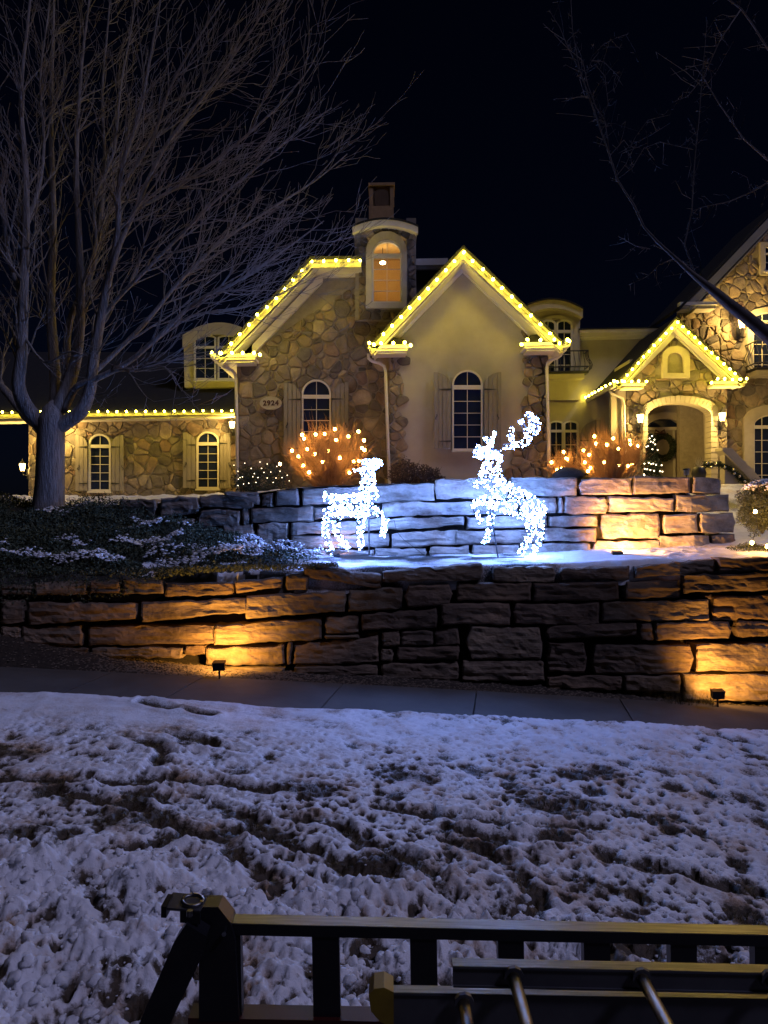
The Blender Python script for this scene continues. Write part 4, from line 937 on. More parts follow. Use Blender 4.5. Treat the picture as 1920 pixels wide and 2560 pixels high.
lantern(1601, 1046, YE-.30, 'lit wall lantern on the left of the arched porch opening', 1.0, 15)
lantern(1806, 1042, YE-.30, 'lit wall lantern on the right of the arched porch opening', 1.0, 15)
lantern(1855, 809, YK-.30, 'lit wall lantern high on the stone wall beside the upper balcony', 1.1, 22)
lantern(580, 1062, YL-.5, 'lit wall lantern under the eave where the wing meets the gable', .9, 14)
lantern(56, 1168, YL+.2, 'glowing lantern on the dark outer corner of the left wing', 1.0, 16, side=.8)
# lantern_like glow on the stone right of the tree trunk comes from a lamp hidden by the trunk
lantern(140, 1080, YL-.32, 'lit wall lantern mostly hidden behind the tree trunk', .9, 16)
# post of the outer corner
# ------------------------------------------------------------------ string lights
BM_Y = icomesh('bulb', .034, 'bulb_y', 1.25); BM_A = icomesh('bulb', .030, 'bulb_a', 1.2); BM_M = icomesh('bulb', .0085, 'bulb_mini'); BM_A2 = icomesh('bulb', .026, 'bulb_a', 1.2)
def bulbs_along(path, spacing):
    pts = [Vector(p) for p in path]; out = []; d = 0
    for a, b in zip(pts[:-1], pts[1:]):
        L = (b-a).length; n = max(1, round(L/spacing))
        for i in range(n): out.append(a+(b-a)*(i/n))
    out.append(pts[-1]); return out
def light_string(label, paths, spacing, mesh=BM_Y, group='string lights on the house', off=(0, -.085, .01), wire=True):
    t = empty('string_lights', paths[0][0], label, 'string lights', group)
    w = MB()
    for path in paths:
        B = bulbs_along(path, spacing)
        for p in B:
            q = p + Vector(off) + Vector((random.gauss(0, .008), random.gauss(0, .006), random.gauss(0, .010)))
            o = link('bulb', mesh, t); o.location = q; o.rotation_euler = (random.gauss(0, .5), random.gauss(0, .5), 0)
            o.matrix_parent_inverse = t.matrix_basis.inverted()
            w.tube([q + Vector((0, .03, 0)), q + Vector((0, .045, -.0))], .012, 5)
        if wire:
            sag = []
            for a, b in zip(B[:-1], B[1:]):
                sag += [a+Vector((0, -.012, .015)), (a+b)/2+Vector((0, -.012, -.012))]
            sag.append(B[-1]+Vector((0, -.012, .015))); w.tube(sag, .005, 4)
    w.obj('cord', M['cord'], t)
    return t
def P(lst, Y): return [W(a, b, Y) for a, b in lst]
light_string('yellow bulbs along the sloping roof edge of the stone gable', [P([(557,885),(780,657),(900,655)], 17.87), P([(552,886),(636,884),(650,890)], 17.84)], .285)
light_string('yellow bulbs running back along the side gutter of the stone gable', [[W(531,884,17.8), Vector((W(531,884,17.8).x, 23.2, W(531,884,17.8).z))]], .34, off=(-.02, 0, .03))
light_string('yellow bulbs along both slopes of the tall stucco gable', [P([(936,864),(1158,634),(1396,860)], YR-.03), P([(923,861),(1012,860),(1026,867)], YR-.06), P([(1302,864),(1318,853),(1416,852)], YR-.06)], .285)
light_string('yellow bulbs running back along the gutter right of the stucco gable', [[W(1421,853,YR), Vector((W(1421,853,YR).x, 23.5, W(1421,853,YR).z))]], .45, off=(.02, 0, .02))
light_string('yellow bulbs in a level row along the eave of the left wing', [P([(-14,1032),(580,1029)], 23.3)], .29)
light_string('yellow bulbs along both slopes of the small porch gable', [P([(1552,954),(1690,808),(1848,950)], YG-.03), P([(1540,956),(1614,955)], YG-.05), P([(1776,958),(1790,950),(1866,950)], YG-.05)], .21)
light_string('yellow bulbs running back along the gutter left of the porch gable', [[W(1536,957,YG), Vector((W(1536,957,YG).x, 23.9, W(1536,957,YG).z))]], .36, off=(-.02, 0, .03))

# ------------------------------------------------------------------ shrubs
def leaf_cloud(fn, n, size, mat, name, parent=None, flat=.0):
    """n small leaf-sized faces; fn gives n points"""
    Pn = fn(n); n = len(Pn)
    a = rng.normal(0, 1, (n, 3)); a /= np.linalg.norm(a, axis=1)[:, None]
    b = np.cross(a, rng.normal(0, 1, (n, 3))); b /= np.linalg.norm(b, axis=1)[:, None]
    s = (rng.uniform(.5, 1.2, n)*size)[:, None]
    V = np.stack([Pn-a*s, Pn+b*s*.42, Pn+a*s, Pn-b*s*.42], 1).reshape(-1, 3)
    me = bpy.data.meshes.new(name); me.vertices.add(len(V)); me.vertices.foreach_set('co', V.astype(np.float32).ravel())
    me.loops.add(n*4); me.loops.foreach_set('vertex_index', np.arange(n*4, dtype=np.int32))
    me.polygons.add(n); me.polygons.foreach_set('loop_start', np.arange(0, n*4, 4, dtype=np.int32))
    me.update(calc_edges=True); me.materials.append(mat); return link(name, me, parent)
def ball_points(c, r, shell=.55):
    def f(n):
        d = rng.normal(0, 1, (n, 3)); d /= np.linalg.norm(d, axis=1)[:, None]
        lum = 1 + .16*np.sin(d[:, 0]*6+c[0]*3)*np.cos(d[:, 2]*7) + .08*np.sin(d[:, 1]*13)
        rad = (shell + (1-shell)*rng.uniform(0, 1, n)**.6)*lum
        return np.array(c) + d*rad[:, None]*np.array(r)
    return f
def twig_bush(cx, base_y, top_y, halfw, Y, n, label, bulbs, mat='twig', rad=.007, bm=BM_A, group=None):
    base = W(cx, base_y, Y); topz = W(cx, top_y, Y).z; H = topz-base.z; R = halfw/F*Y
    t = empty('bare_shrub', base, label, 'shrub', group)
    mb = MB()
    for i in range(n):
        a = random.random()*6.283; sp = random.random()**.6; hh = H*random.uniform(.55, 1.0)*(1-.30*sp*sp)
        p0 = base + Vector((math.cos(a)*.10*random.random(), math.sin(a)*.10*random.random(), 0))
        end = base + Vector((math.cos(a)*R*sp, math.sin(a)*R*sp*.8, hh))
        mid = p0.lerp(end, .5) + Vector((math.cos(a)*R*.28*sp, math.sin(a)*R*.2*sp, -hh*.06))
        pts = []
        for k in range(6):
            s = k/5; q = p0*(1-s)**2 + mid*2*s*(1-s) + end*s*s
            pts.append(q+Vector((random.gauss(0, .016), random.gauss(0, .016), random.gauss(0, .01)))*(1+s))
        mb.tube(pts, [rad*(1-.6*k/5) for k in range(6)], 3, False)
        for _ in range(5):
            k = random.randint(2, 4); q = pts[k]; d = (pts[k+1]-pts[k]).normalized() + Vector((random.gauss(0, .55), random.gauss(0, .55), random.gauss(.15, .4)))
            L = random.uniform(.10, .28)*H; e1 = q + d*L*.5; e2 = e1 + (d+Vector((random.gauss(0, .3), random.gauss(0, .3), .2)))*L*.5
            mb.tube([q, e1, e2], [rad*.5, rad*.4, rad*.25], 3, False)
    mb.obj('branches', M[mat], t, recalc=False)
    if bulbs:
        s = empty('string_lights', base, bulbs[0], 'string lights', 'string lights in the shrubs'); prev = None; w = MB(); pr = base.copy()
        for (x, y) in bulbs[1]:
            off = random.uniform(-.55, .25)*R
            q = W(x, y, Y+off*.6-.1); o = link('bulb', bm, s); o.location = q; o.matrix_parent_inverse = s.matrix_basis.inverted()
            m1 = (pr+q)/2 + Vector((0, .03, -.05)); w.tube([pr, m1, q], .004, 4); pr = q
        w.obj('cord', M['cord'], s, recalc=False)
    return t
b1 = [(755,1087),(760,1097),(789,1086),(811,1085),(837,1073),(871,1091),(896,1079),(910,1101),(905,1120),(911,1125),(768,1123),(821,1127),(730,1127),(746,1141),(806,1155),(758,1164),(773,1181),(884,1154),(897,1153),(874,1182),(700,1160),(840,1100),(788,1135),(850,1145)]
twig_bush(822, 1232, 1056, 104, 16.0, 330, 'bare twiggy shrub with amber bulbs in front of the shuttered window of the stone gable', ('amber bulbs strung through the bare shrub left of the doe', b1))
b2 = [(1486,1091),(1533,1096),(1490,1109),(1517,1112),(1574,1101),(1576,1111),(1595,1115),(1459,1126),(1473,1137),(1462,1156),(1510,1156),(1546,1122),(1547,1163),(1570,1165),(1580,1160),(1470,1178),(1476,1170)]
twig_bush(1528, 1222, 1062, 88, 17.0, 300, 'bare twiggy shrub with amber bulbs left of the porch arch', ('amber bulbs strung through the big bare shrub beside the porch', b2))
b3 = [(1379,1156),(1409,1130),(1415,1146),(1392,1175),(1403,1172),(1418,1148)]
twig_bush(1408, 1215, 1120, 46, 17.2, 120, 'small bare shrub with amber bulbs under the casement window', ('amber bulbs strung through the small shrub under the casement window', b3))
# leafless-looking dark bushes against the house
def leafy(cx, cy, rx, ry, Y, n, size, mat, label, name='bush', rd=None, group=None):
    c = W(cx, cy, Y); k = Y/F; t = empty(name, c - Vector((0, 0, ry*k)), label, 'bush', group)
    leaf_cloud(ball_points(tuple(c), (rx*k, (rd or rx)*k*.8, ry*k), .35), n, size, M[mat], 'foliage', t)
    st = MB()
    for i in range(24):
        a = random.random()*6.28; e = c + Vector((math.cos(a)*rx*k*.9, math.sin(a)*rx*k*.6, random.uniform(-.2, 1)*ry*k*.95))
        b0 = c - Vector((0, 0, ry*k)); st.tube([b0, (b0+e)/2+Vector((0, 0, .03)), e], [.012, .008, .003], 4)
    st.obj('stem', M['bark_dark'], t); return t, c
leafy(1012, 1188, 44, 42, 16.2, 2600, .030, 'leafbush', 'dark leafy bush at the foot of the corner pillar behind the doe')
leafy(1070, 1200, 40, 36, 16.0, 2400, .030, 'leafbush', 'low purplish bush under the stucco wall between the two deer')
t, c = leafy(650, 1205, 72, 42, 15.5, 6500, .024, 'leafdark', 'dense dark evergreen bush dotted with mini lights left of the bare shrub')
s = empty('string_lights', c, 'tiny white lights scattered over the dark evergreen bush by the stone gable', 'string lights', 'string lights in the shrubs')
w = MB(); pr = c.copy()
for (x, y) in [(585,1163),(600,1194),(606,1192),(596,1198),(609,1210),(622,1208),(636,1184),(645,1194),(654,1171),(668,1195),(690,1195),(705,1194),(723,1202),(692,1166),(677,1180),(660,1181),(640,1206),(612,1158),(628,1171),(700,1178),(650,1155),(595,1178),(668,1160),(718,1188),(595,1214),(632,1192),(683,1206)]:
    q = W(x, y, 14.75 + .3*abs(x-650)/70); o = link('bulb', BM_M, s); o.location = q; o.matrix_parent_inverse = s.matrix_basis.inverted(); w.tube([pr, q], .003, 3); pr = q
w.obj('cord', M['cord'], s, recalc=False)
# clipped ball shrub at the right edge with snow on it
t, c = leafy(1905, 1268, 60, 66, 10.9, 16000, .017, 'leafdark', 'clipped round evergreen with a snow cap at the right end of the terrace', 'ball_shrub')
_a = rng.uniform(0, 6.28, 420); _r = rng.uniform(0, 1, 420)**.6*.27; _k = 10.9/F
_p = np.c_[c.x+.02+_r*np.cos(_a), c.y+_r*np.sin(_a)*.8, c.z + 66*_k*np.sqrt(np.clip(1-(_r/.36)**2, 0, 1))*1.02 + rng.normal(0, .008, 420)]
tag(clods('snow_patch', _p, rng.uniform(.010, .034, 420), M['snow'], .5, 1), 'cap of old snow lying on the clipped round evergreen', 'snow patch')
t2, c2 = leafy(1880, 1385, 62, 26, 10.7, 7000, .018, 'leafdark', 'low spreading evergreen at the foot of the clipped round shrub')
s = empty('string_lights', c, 'amber bulbs on the round evergreen and the plants below it', 'string lights', 'string lights in the shrubs')
w = MB(); pr = c.copy()
for (x, y, Y) in [(1888,1279,10.42),(1880,1357,10.35),(1918,1366,10.30),(1935,1300,10.45),(1950,1250,10.5)]:
    q = W(x, y, Y); o = link('bulb', BM_A2, s); o.location = q; o.matrix_parent_inverse = s.matrix_basis.inverted(); w.tube([pr, (pr+q)/2+Vector((0, -.1, 0)), q], .004, 4); pr = q
w.obj('cord', M['cord'], s, recalc=False)
# ground cover on the left bank
def bank_pts(n):
    X = rng.uniform(-7.4, -.2, n*2); Y = rng.uniform(9.7, 13.6, n*2)
    dens = np.clip((-.9-X)/1.4, 0, 1)
    snowy = (fbm(X*3, Y*5, 16) > .22) & (X > -3.2)
    st = np.exp(-((Y-10.02)/.12)**2)*(vnoise(X*3, Y*0, 5) > .35)
    w2 = (Y < wall2_Y(X)-.1) | (X < -4.6)
    keep = (rng.uniform(0, 1, n*2) < dens) & ~snowy & (rng.uniform(0, 1, n*2) > st*.8) & w2
    X, Y = X[keep][:n], Y[keep][:n]
    Z = bank_z(X, Y) + lumpy(X, Y)*rng.uniform(.15, 1, len(X))
    return np.c_[X, Y, Z]
def lumpy(X, Y): return np.clip(.15 + .34*fbm(X*1.5, Y*1.9, 66, 3), .01, .42)
tag(leaf_cloud(bank_pts, 70000, .026, M['leafdark'], 'ground_cover'), 'dark spreading juniper covering the bank below the bare tree', 'ground cover', kind='stuff')
Xb = rng.uniform(-7.2, -.5, 26000); Yb_ = rng.uniform(9.85, 12.8, 26000)
pb = np.clip(fbm(Xb*1.6, Yb_*2.4, 131, 4)*3.4 - .35 - .6*np.clip((-3.0-Xb)/1.5, 0, 1) + .5*np.exp(-((Xb+2)/1.0)**2), 0, 1) + 1.0*np.exp(-((Yb_-9.98)/.07)**2)*(vnoise(Xb*2.2, Xb*0, 5) > .3)
okb = (rng.uniform(0, 1, 26000) < pb) & (Yb_ < wall2_Y(Xb)-.15); Xb, Yb_ = Xb[okb][:4600], Yb_[okb][:4600]
tag(clods('bank_snow', np.c_[Xb, Yb_, bank_z(Xb, Yb_)+lumpy(Xb, Yb_)*.85+.02], rng.uniform(.010, .030, len(Xb)), M['snow'], .5, 1), 'scattered patches of old snow lying on the juniper bank', 'snow', kind='stuff')
def over_pts(n):
    X = rng.uniform(-7, -.6, n); t = rng.uniform(0, 1, n)
    lim = np.interp(X, [-7, -4.2, -3.2, -2.6, -.6], [.55, .42, .32, .10, .05])
    drop = t*lim*(.6+.6*vnoise(X*4, X*0, 4)); Y = wall1_Y(X) + .16*1.2 + .05 - rng.uniform(0, .16, n)
    Z = 1.36 - drop + rng.normal(0, .01, n)
    return np.c_[X, Y, Z]
tag(leaf_cloud(over_pts, 9000, .020, M['leafdark'], 'ground_cover'), 'juniper sprays hanging over the left end of the outer wall', 'ground cover', kind='stuff')
# dry grass near the right uplight
gpts = [(W(x, 1705, 9.45).x, random.uniform(9.35, 9.55), float(side_line(W(x, 1705, 9.4).x)[1])-.02) for x in np.random.default_rng(4).uniform(1640, 1790, 70)]
tag(scatter_blades('dry_grass', gpts, .24, .003, M['grass'], .6, 3), 'tuft of dry grass against the wall beside the right uplight', 'grass', kind='stuff')

# small evergreen in the porch, wreath, garland, pot, path light -------------------
t = empty('potted_evergreen', W(1629, 1215, 20.9), 'slim potted evergreen with bands of tiny lights in front of the porch', 'tree')
def cone_pts(n):
    zz = rng.uniform(0, 1, n)**.8; base = W(1629, 1205, 20.9); H = (1205-1086)/F*20.9; R = .36*(1-zz)*(.8+.25*np.cos(zz*16))+.05
    a = rng.uniform(0, 6.283, n); rr = R*rng.uniform(.4, 1, n)**.5
    return np.c_[base.x+np.cos(a)*rr, base.y+np.sin(a)*rr, base.z+zz*H]
leaf_cloud(cone_pts, 5200, .032, M['pine'], 'foliage', t)
mb = MB(); mb.tube([W(1629, 1240, 20.9), W(1629, 1100, 20.9)], [.03, .012], 6); mb.obj('trunk', M['bark_dark'], t)
s = empty('string_lights', W(1629, 1205, 20.9), 'tiny white lights in bands on the slim evergreen by the door', 'string lights', 'string lights in the shrubs')
BM_M2 = icomesh('bulb', .019, 'bulb_mini')
for (x, y) in [(1630,1090),(1624,1096),(1636,1099),(1627,1104),(1633,1106),(1638,1111),(1620,1115),(1616,1117),(1631,1123),(1644,1125),(1611,1159),(1622,1157),(1628,1160),(1633,1159),(1640,1162),(1654,1163),(1612,1172),(1618,1173),(1626,1175),(1635,1177),(1650,1178),(1656,1179),(1610,1186),(1611,1188)]:
    o = link('bulb', BM_M2, s); o.location = W(x, y, 20.52); o.matrix_parent_inverse = s.matrix_basis.inverted()
wr = empty('door_wreath', W(1657, 1118, YP-.2), 'large dark evergreen wreath hanging on the front door', 'wreath')
def wr_pts(n):
    a = rng.uniform(0, 6.283, n); b = rng.uniform(0, 6.283, n); r = .10*rng.uniform(.3, 1, n)**.5; c = W(1657, 1118, YP-.2)
    return np.c_[c.x+(.31+r*np.cos(b))*np.cos(a), c.y+r*np.sin(b)*.7, c.z+(.34+r*np.cos(b))*np.sin(a)]
leaf_cloud(wr_pts, 3200, .035, M['pine'], 'foliage', wr)
mb = MB(); c = W(1650, 1082, YP-.3)
for sgn in (-1, 1): mb.tube([c, c+Vector((sgn*.13, 0, .09)), c+Vector((sgn*.16, 0, -.03)), c], .024, 5)
mb.obj('bow', M['ink'], wr)
gd = empty('garland', W(1830, 1180, 20.4), 'evergreen garland with silver baubles draped along the stair wall', 'garland')
gpath = [W(a, b, 20.4) for a, b in ((1762,1160),(1775,1163),(1795,1160),(1812,1166),(1830,1176),(1845,1190),(1858,1202),(1872,1210),(1884,1216))]
def gar_pts(n):
    k = rng.uniform(0, len(gpath)-1.001, n); i = k.astype(int); f = (k-i)[:, None]; A = np.array([tuple(p) for p in gpath])
    return A[i]*(1-f)+A[i+1]*f + rng.normal(0, .035, (n, 3))
leaf_cloud(gar_pts, 2600, .03, M['pine'], 'foliage', gd)
bb = icomesh('bauble', .042, 'ornament')
for (x, y) in ((1768,1158),(1789,1160),(1812,1168),(1834,1174),(1849,1191),(1836,1184),(1862,1204),(1778,1168)):
    o = link('bauble', bb, gd); o.location = W(x, y, 20.28); o.matrix_parent_inverse = gd.matrix_basis.inverted()
pt = empty('planter', W(1747, 1215, 20.3), 'dark round planter with pale dry stems in the porch opening', 'planter')
mb = MB(); c = W(1747, 1178, 20.3)
prof = [(.10, -.35), (.16, -.2), (.19, -.05), (.15, .08), (.12, .12)]
vs = [(c.x+r*math.cos(a), c.y+r*math.sin(a), c.z+z) for r, z in prof for a in np.linspace(0, 6.283, 13)[:-1]]
mb.add(vs, [(j*12+i, j*12+(i+1) % 12, (j+1)*12+(i+1) % 12, (j+1)*12+i) for j in range(4) for i in range(12)] + [tuple(range(48, 60))]); mb.obj('pot', M['iron'], pt, smooth=True)
mb = MB()
for i in range(9):
    e = c + Vector((random.gauss(0, .06), random.gauss(0, .04), random.uniform(.2, .42))); mb.tube([c+Vector((0, 0, .1)), (c+e)/2+Vector((random.gauss(0, .03), 0, .05)), e], [.008, .006, .003], 4)
mb.obj('stems', M['plaque'], pt)
pl2 = empty('path_light', W(1716, 1200, 12.6), 'small unlit solar path light standing behind the inner wall', 'path light')
c = W(1716, 1180, 12.6); mb = MB(); rr = .062
mb.add([(c.x+r*math.cos(a), c.y+r*math.sin(a), c.z+z) for r, z in ((rr*1.1, .03), (rr*.85, .055), (rr*.3, .062)) for a in np.linspace(0, 6.283, 13)[:-1]],
       [(j*12+i, j*12+(i+1) % 12, (j+1)*12+(i+1) % 12, (j+1)*12+i) for j in range(2) for i in range(12)] + [tuple(range(11, -1, -1)), tuple(range(24, 36))]); mb.obj('cap', M['iron'], pl2)
mb = MB(); mb.tube([c+Vector((0, 0, -.05)), c+Vector((0, 0, .03))], [.04, .05], 10); mb.obj('lens', M['plaque'], pl2)
mb = MB(); mb.tube([c+Vector((0, 0, -.32)), c+Vector((0, 0, -.05))], .012, 6); mb.obj('stake', M['iron'], pl2)

# ------------------------------------------------------------------ uplights
def uplight(px, py, Y, label, aim, power, color, spot=140, size=(.075, .05, .055), group='landscape uplights'):
    c = W(px, py, Y); t = empty('uplight', c, label, 'uplight', group)
    mb = MB(); sx, sy, sz = size
    q = [(-sx*.9, -sy*.7, -sz), (sx*.9, -sy*.7, -sz), (sx*.8, sy, -sz*.9), (-sx*.8, sy, -sz*.9), (-sx, -sy, sz*.7), (sx, -sy, sz*.7), (sx*.95, sy, sz), (-sx*.95, sy, sz)]
    mb.add([(c.x+a, c.y+b, c.z+d) for a, b, d in q], [(0,3,2,1),(0,1,5,4),(1,2,6,5),(2,3,7,6),(3,0,4,7),(4,5,6,7)]); mb.obj('housing', M['blackpaint'], t)
    mb = MB(); mb.box(c.x-sx*.8, c.x+sx*.8, c.y+sy*1.02, c.y+sy*1.12, c.z-sz*.4, c.z+sz*.85); mb.obj('lens', M['lantern'], t)
    mb = MB(); mb.tube([(c.x, c.y, c.z-sz), (c.x, c.y, c.z-sz-.1)], .012, 5); mb.obj('stake', M['iron'], t)
    p = (c.x, c.y+sy*1.5, c.z+sz*1.1)
    lamp('uplight_lamp', 'SPOT', p, power, color, t, .025, aim, spot)
uplight(548, 1664, 8.98, 'small black uplight on gravel at the foot of the outer wall, lighting its left blocks', W(560, 1540, 10.0), 165, (1, .46, .08), 165)
uplight(1794, 1735, 9.20, 'small black uplight tilted against the right end of the outer wall', W(1860, 1570, 10.2), 150, (1, .46, .09), 165)
uplight(1543, 1386, 10.55, 'small dark uplight standing on the terrace snow right of the stag', W(1720, 1250, 11.6), 620, (1, .45, .11), 165)
uplight(842, 1388, 11.15, 'low uplight hidden behind the doe at the foot of the inner wall', W(845, 1330, 11.6), 10, (1, .50, .22), 160, (.05, .04, .03))

# ------------------------------------------------------------------ lit deer
LED = icomesh('bulb', .0080, 'led')
def deer(name, label, bones, post, Y, nb, base_px, ground):
    nb = int(nb*1.2)
    t = empty(name, W(*base_px, Y), label, 'light-up deer', 'light-up wire deer')
    fr = MB(); pts = []
    for pth, rads, wgt, dy, hub in bones:
        V3 = [W(a, b, Y) + Vector((0, dy*(k/(len(pth)-1) if hub else 1), 0)) for k, (a, b) in enumerate(pth)]
        R = [r/F*Y for r in rads]
        # resample
        seg = [(V3[i+1]-V3[i]).length for i in range(len(V3)-1)]; L = sum(seg)
        def at(s):
            d = s*L
            for i, g in enumerate(seg):
                if d <= g or i == len(seg)-1: f = min(1, d/g); return V3[i].lerp(V3[i+1], f), R[i]+(R[i+1]-R[i])*f, (V3[i+1]-V3[i]).normalized()
                d -= g
        big = max(R) > .06
        k = 8 if big else 3
        # longitudinal wires and hoops
        N = max(4, int(L/.06))
        cols = [[] for _ in range(k)]
        for j in range(N+1):
            p, r, d = at(j/N); sx = d.cross(Vector((0, 1, 0))).normalized(); ring_ = []
            for c in range(k):
                a = 2*math.pi*c/k; q = p + (sx*math.cos(a) + Vector((0, 1, 0))*math.sin(a)*.8)*r; ring_.append(q); cols[c].append(q)
            if j % 2 == 0: fr.tube(ring_+[ring_[0]], .003, 3, False)
        for c in cols: fr.tube(c, .0035, 3, False)
        m = int(nb*wgt)
        for _ in range(m):
            s = random.random(); p, r, d = at(s); sx = d.cross(Vector((0, 1, 0))).normalized(); a = random.random()*6.283
            rr = r*random.uniform(.8, 1.12)+random.uniform(0, .012)
            pts.append(p + (sx*math.cos(a)+Vector((0, 1, 0))*math.sin(a)*.8)*rr)
    fr.obj('frame', M['wire_w'], t, recalc=False)
    random.shuffle(pts); rest = MB()
    pts.sort(key=lambda q: q.y)
    for i, q in enumerate(pts):
        if i < 300:
            o = link('bulb', LED, t); o.location = q; o.scale = (random.uniform(.8, 1.5),)*3; o.matrix_parent_inverse = t.matrix_basis.inverted()
        else: rest.ico(q, .0080*random.uniform(.8, 1.5))
    if rest.v:
        o = rest.obj('bulb_cluster', M['led'], t, recalc=False); o['kind'] = 'stuff'
    # loose wire between bulbs
    lw_ = MB()
    for i in range(60):
        a, b = random.choice(pts), random.choice(pts)
        if (a-b).length < .25: lw_.tube([a, (a+b)/2+Vector((random.gauss(0, .02), random.gauss(0, .02), -.03)), b], .0022, 3, False)
    if lw_.v: lw_.obj('lead_wire', M['wire_w'], t, recalc=False)
    mb = MB(); mb.tube([W(*post[0], Y+.05), W(*post[1], Y+.05)], .012, 6); mb.obj('support_post', M['iron'], t)
    mb = MB()
    for (a, b) in ground:
        mb.tube([W(*a, Y-.05), W(*b, Y-.05)], .007, 5); mb.tube([W(*a, Y+.28), W(*b, Y+.28)], .007, 5)
    mb.tube([W(*ground[0][0], Y-.05), W(*ground[0][0], Y+.28)], .007, 5); mb.tube([W(*ground[0][1], Y-.05), W(*ground[0][1], Y+.28)], .007, 5)
    mb.obj('ground_frame', M['iron'], t)
    return t
doe = [  # path, radii(px), share of bulbs, depth offset, fan-out
 ([(905,1163),(930,1160),(955,1158)], [13,13,6], .11, 0, False),
 ([(912,1170),(898,1172),(886,1178)], [6,5,2], .02, -.08, True), ([(918,1168),(925,1155)], [5,3], .01, .08, True),
 ([(918,1170),(920,1212),(920,1250)], [15,17,25], .21, 0, False),
 ([(925,1262),(872,1264),(822,1262)], [27,25,24], .36, 0, False), ([(818,1250),(808,1232)], [7,4], .015, 0, False),
 ([(822,1276),(814,1305),(812,1336),(820,1362),(832,1384)], [14,8,7,5,5], .10, .13, False),
 ([(838,1280),(843,1310),(843,1332),(858,1352),(872,1370)], [14,9,6,5,5], .10, -.13, False),
 ([(905,1280),(902,1310),(900,1340),(903,1376)], [12,8,6,6], .10, .12, False),
 ([(925,1270),(948,1282),(964,1297),(960,1322),(955,1342)], [12,8,7,5,5], .10, -.12, False)]
deer('light_up_deer', 'smaller antlerless deer of white lights, standing with one foreleg raised', doe, ((922,1285),(923,1388)), 10.75, 620, (880,1388), [((826,1388),(990,1388))])
stag = [
 ([(1184,1134),(1205,1133),(1235,1126)], [7,13,15], .09, 0, False), ([(1190,1122),(1200,1112)], [4,3], .008, 0, False),
 ([(1238,1125),(1232,1165),(1222,1200),(1220,1222)], [16,22,28,34], .20, 0, False),
 ([(1222,1222),(1262,1244),(1310,1262),(1345,1275),(1362,1284)], [34,36,32,26,10], .34, 0, False),
 ([(1232,1112),(1220,1104),(1206,1094)], [5,5,4], .025, -.10, True), ([(1228,1106),(1233,1094),(1236,1080)], [4,4,3], .02, -.10, True),
 ([(1258,1116),(1290,1115),(1318,1102),(1340,1076),(1347,1052),(1336,1038),(1319,1030)], [5,7,8,8,7,5,4], .10, .12, True),
 ([(1288,1112),(1279,1090),(1284,1064)], [5,6,4], .028, .08, False), ([(1322,1092),(1318,1070),(1304,1046)], [6,6,4], .03, .11, False), ([(1338,1070),(1330,1052),(1326,1040)], [4,4,3], .012, .12, False),
 ([(1215,1250),(1196,1254),(1180,1258),(1188,1282),(1200,1306)], [12,8,6,5,4], .07, -.13, False),
 ([(1232,1265),(1229,1292),(1227,1324),(1221,1348),(1209,1362)], [12,7,6,5,4], .07, .12, False),
 ([(1330,1278),(1324,1305),(1322,1338),(1308,1362),(1296,1384)], [22,13,7,6,5], .10, -.13, False),
 ([(1344,1280),(1350,1308),(1357,1340),(1344,1368),(1336,1392)], [18,11,7,6,5], .09, .13, False)]
deer('light_up_deer', 'bigger antlered stag of white lights, rearing with its head turned back', stag, ((1225,1270),(1245,1393)), 10.75, 820, (1244,1393), [((1180,1394),(1310,1394))])
# power cords of the deer trailing to the wall
mb = MB(); mb.tube([W(*p, 10.9) for p in ((985,1300),(992,1330),(1010,1350),(1035,1368),(1060,1388))], .004, 4); mb.tube([W(*p, 10.9) for p in ((1240,1378),(1262,1386),(1290,1392),(1330,1396))], .004, 4)
tag(mb.obj('power_cord', M['cord']), 'thin dark cord trailing over the wall between the two lit deer', 'cord')

# ------------------------------------------------------------------ big bare tree on the left
TREE = empty('bare_tree', W(122, 1278, 13), 'big leafless tree with a thick trunk and upswept branches, in front of the left wing', 'tree')
tmb = MB()
def limb(px_pts, widths, Y0, dY, k=9):
    n = len(px_pts); pts = [W(a, b, Y0 + dY*(i/(n-1))**1.3) for i, (a, b) in enumerate(px_pts)]
    # smooth
    out = []; rad = []
    for i in range(n-1):
        p0 = pts[max(0, i-1)]; p1 = pts[i]; p2 = pts[i+1]; p3 = pts[min(n-1, i+2)]
        for s in (0, .33, .66):
            out.append(.5*((2*p1)+(p2-p0)*s+(2*p0-5*p1+4*p2-p3)*s*s+(3*p1-p0-3*p2+p3)*s**3)); rad.append((widths[i]+(widths[i+1]-widths[i])*s)/2/F*13)
    out.append(pts[-1]); rad.append(widths[-1]/2/F*13); return out, rad
trunk = [(120,1300),(121,1270),(124,1220),(126,1150),(127,1090),(130,1050),(133,1020),(135,1000)]
o_, r_ = limb(trunk, [92,78,71,67,66,66,44,8], 13, 0); tmb.tube(o_, r_, 14); tmb.obj('trunk', M['bark'], TREE, smooth=True)
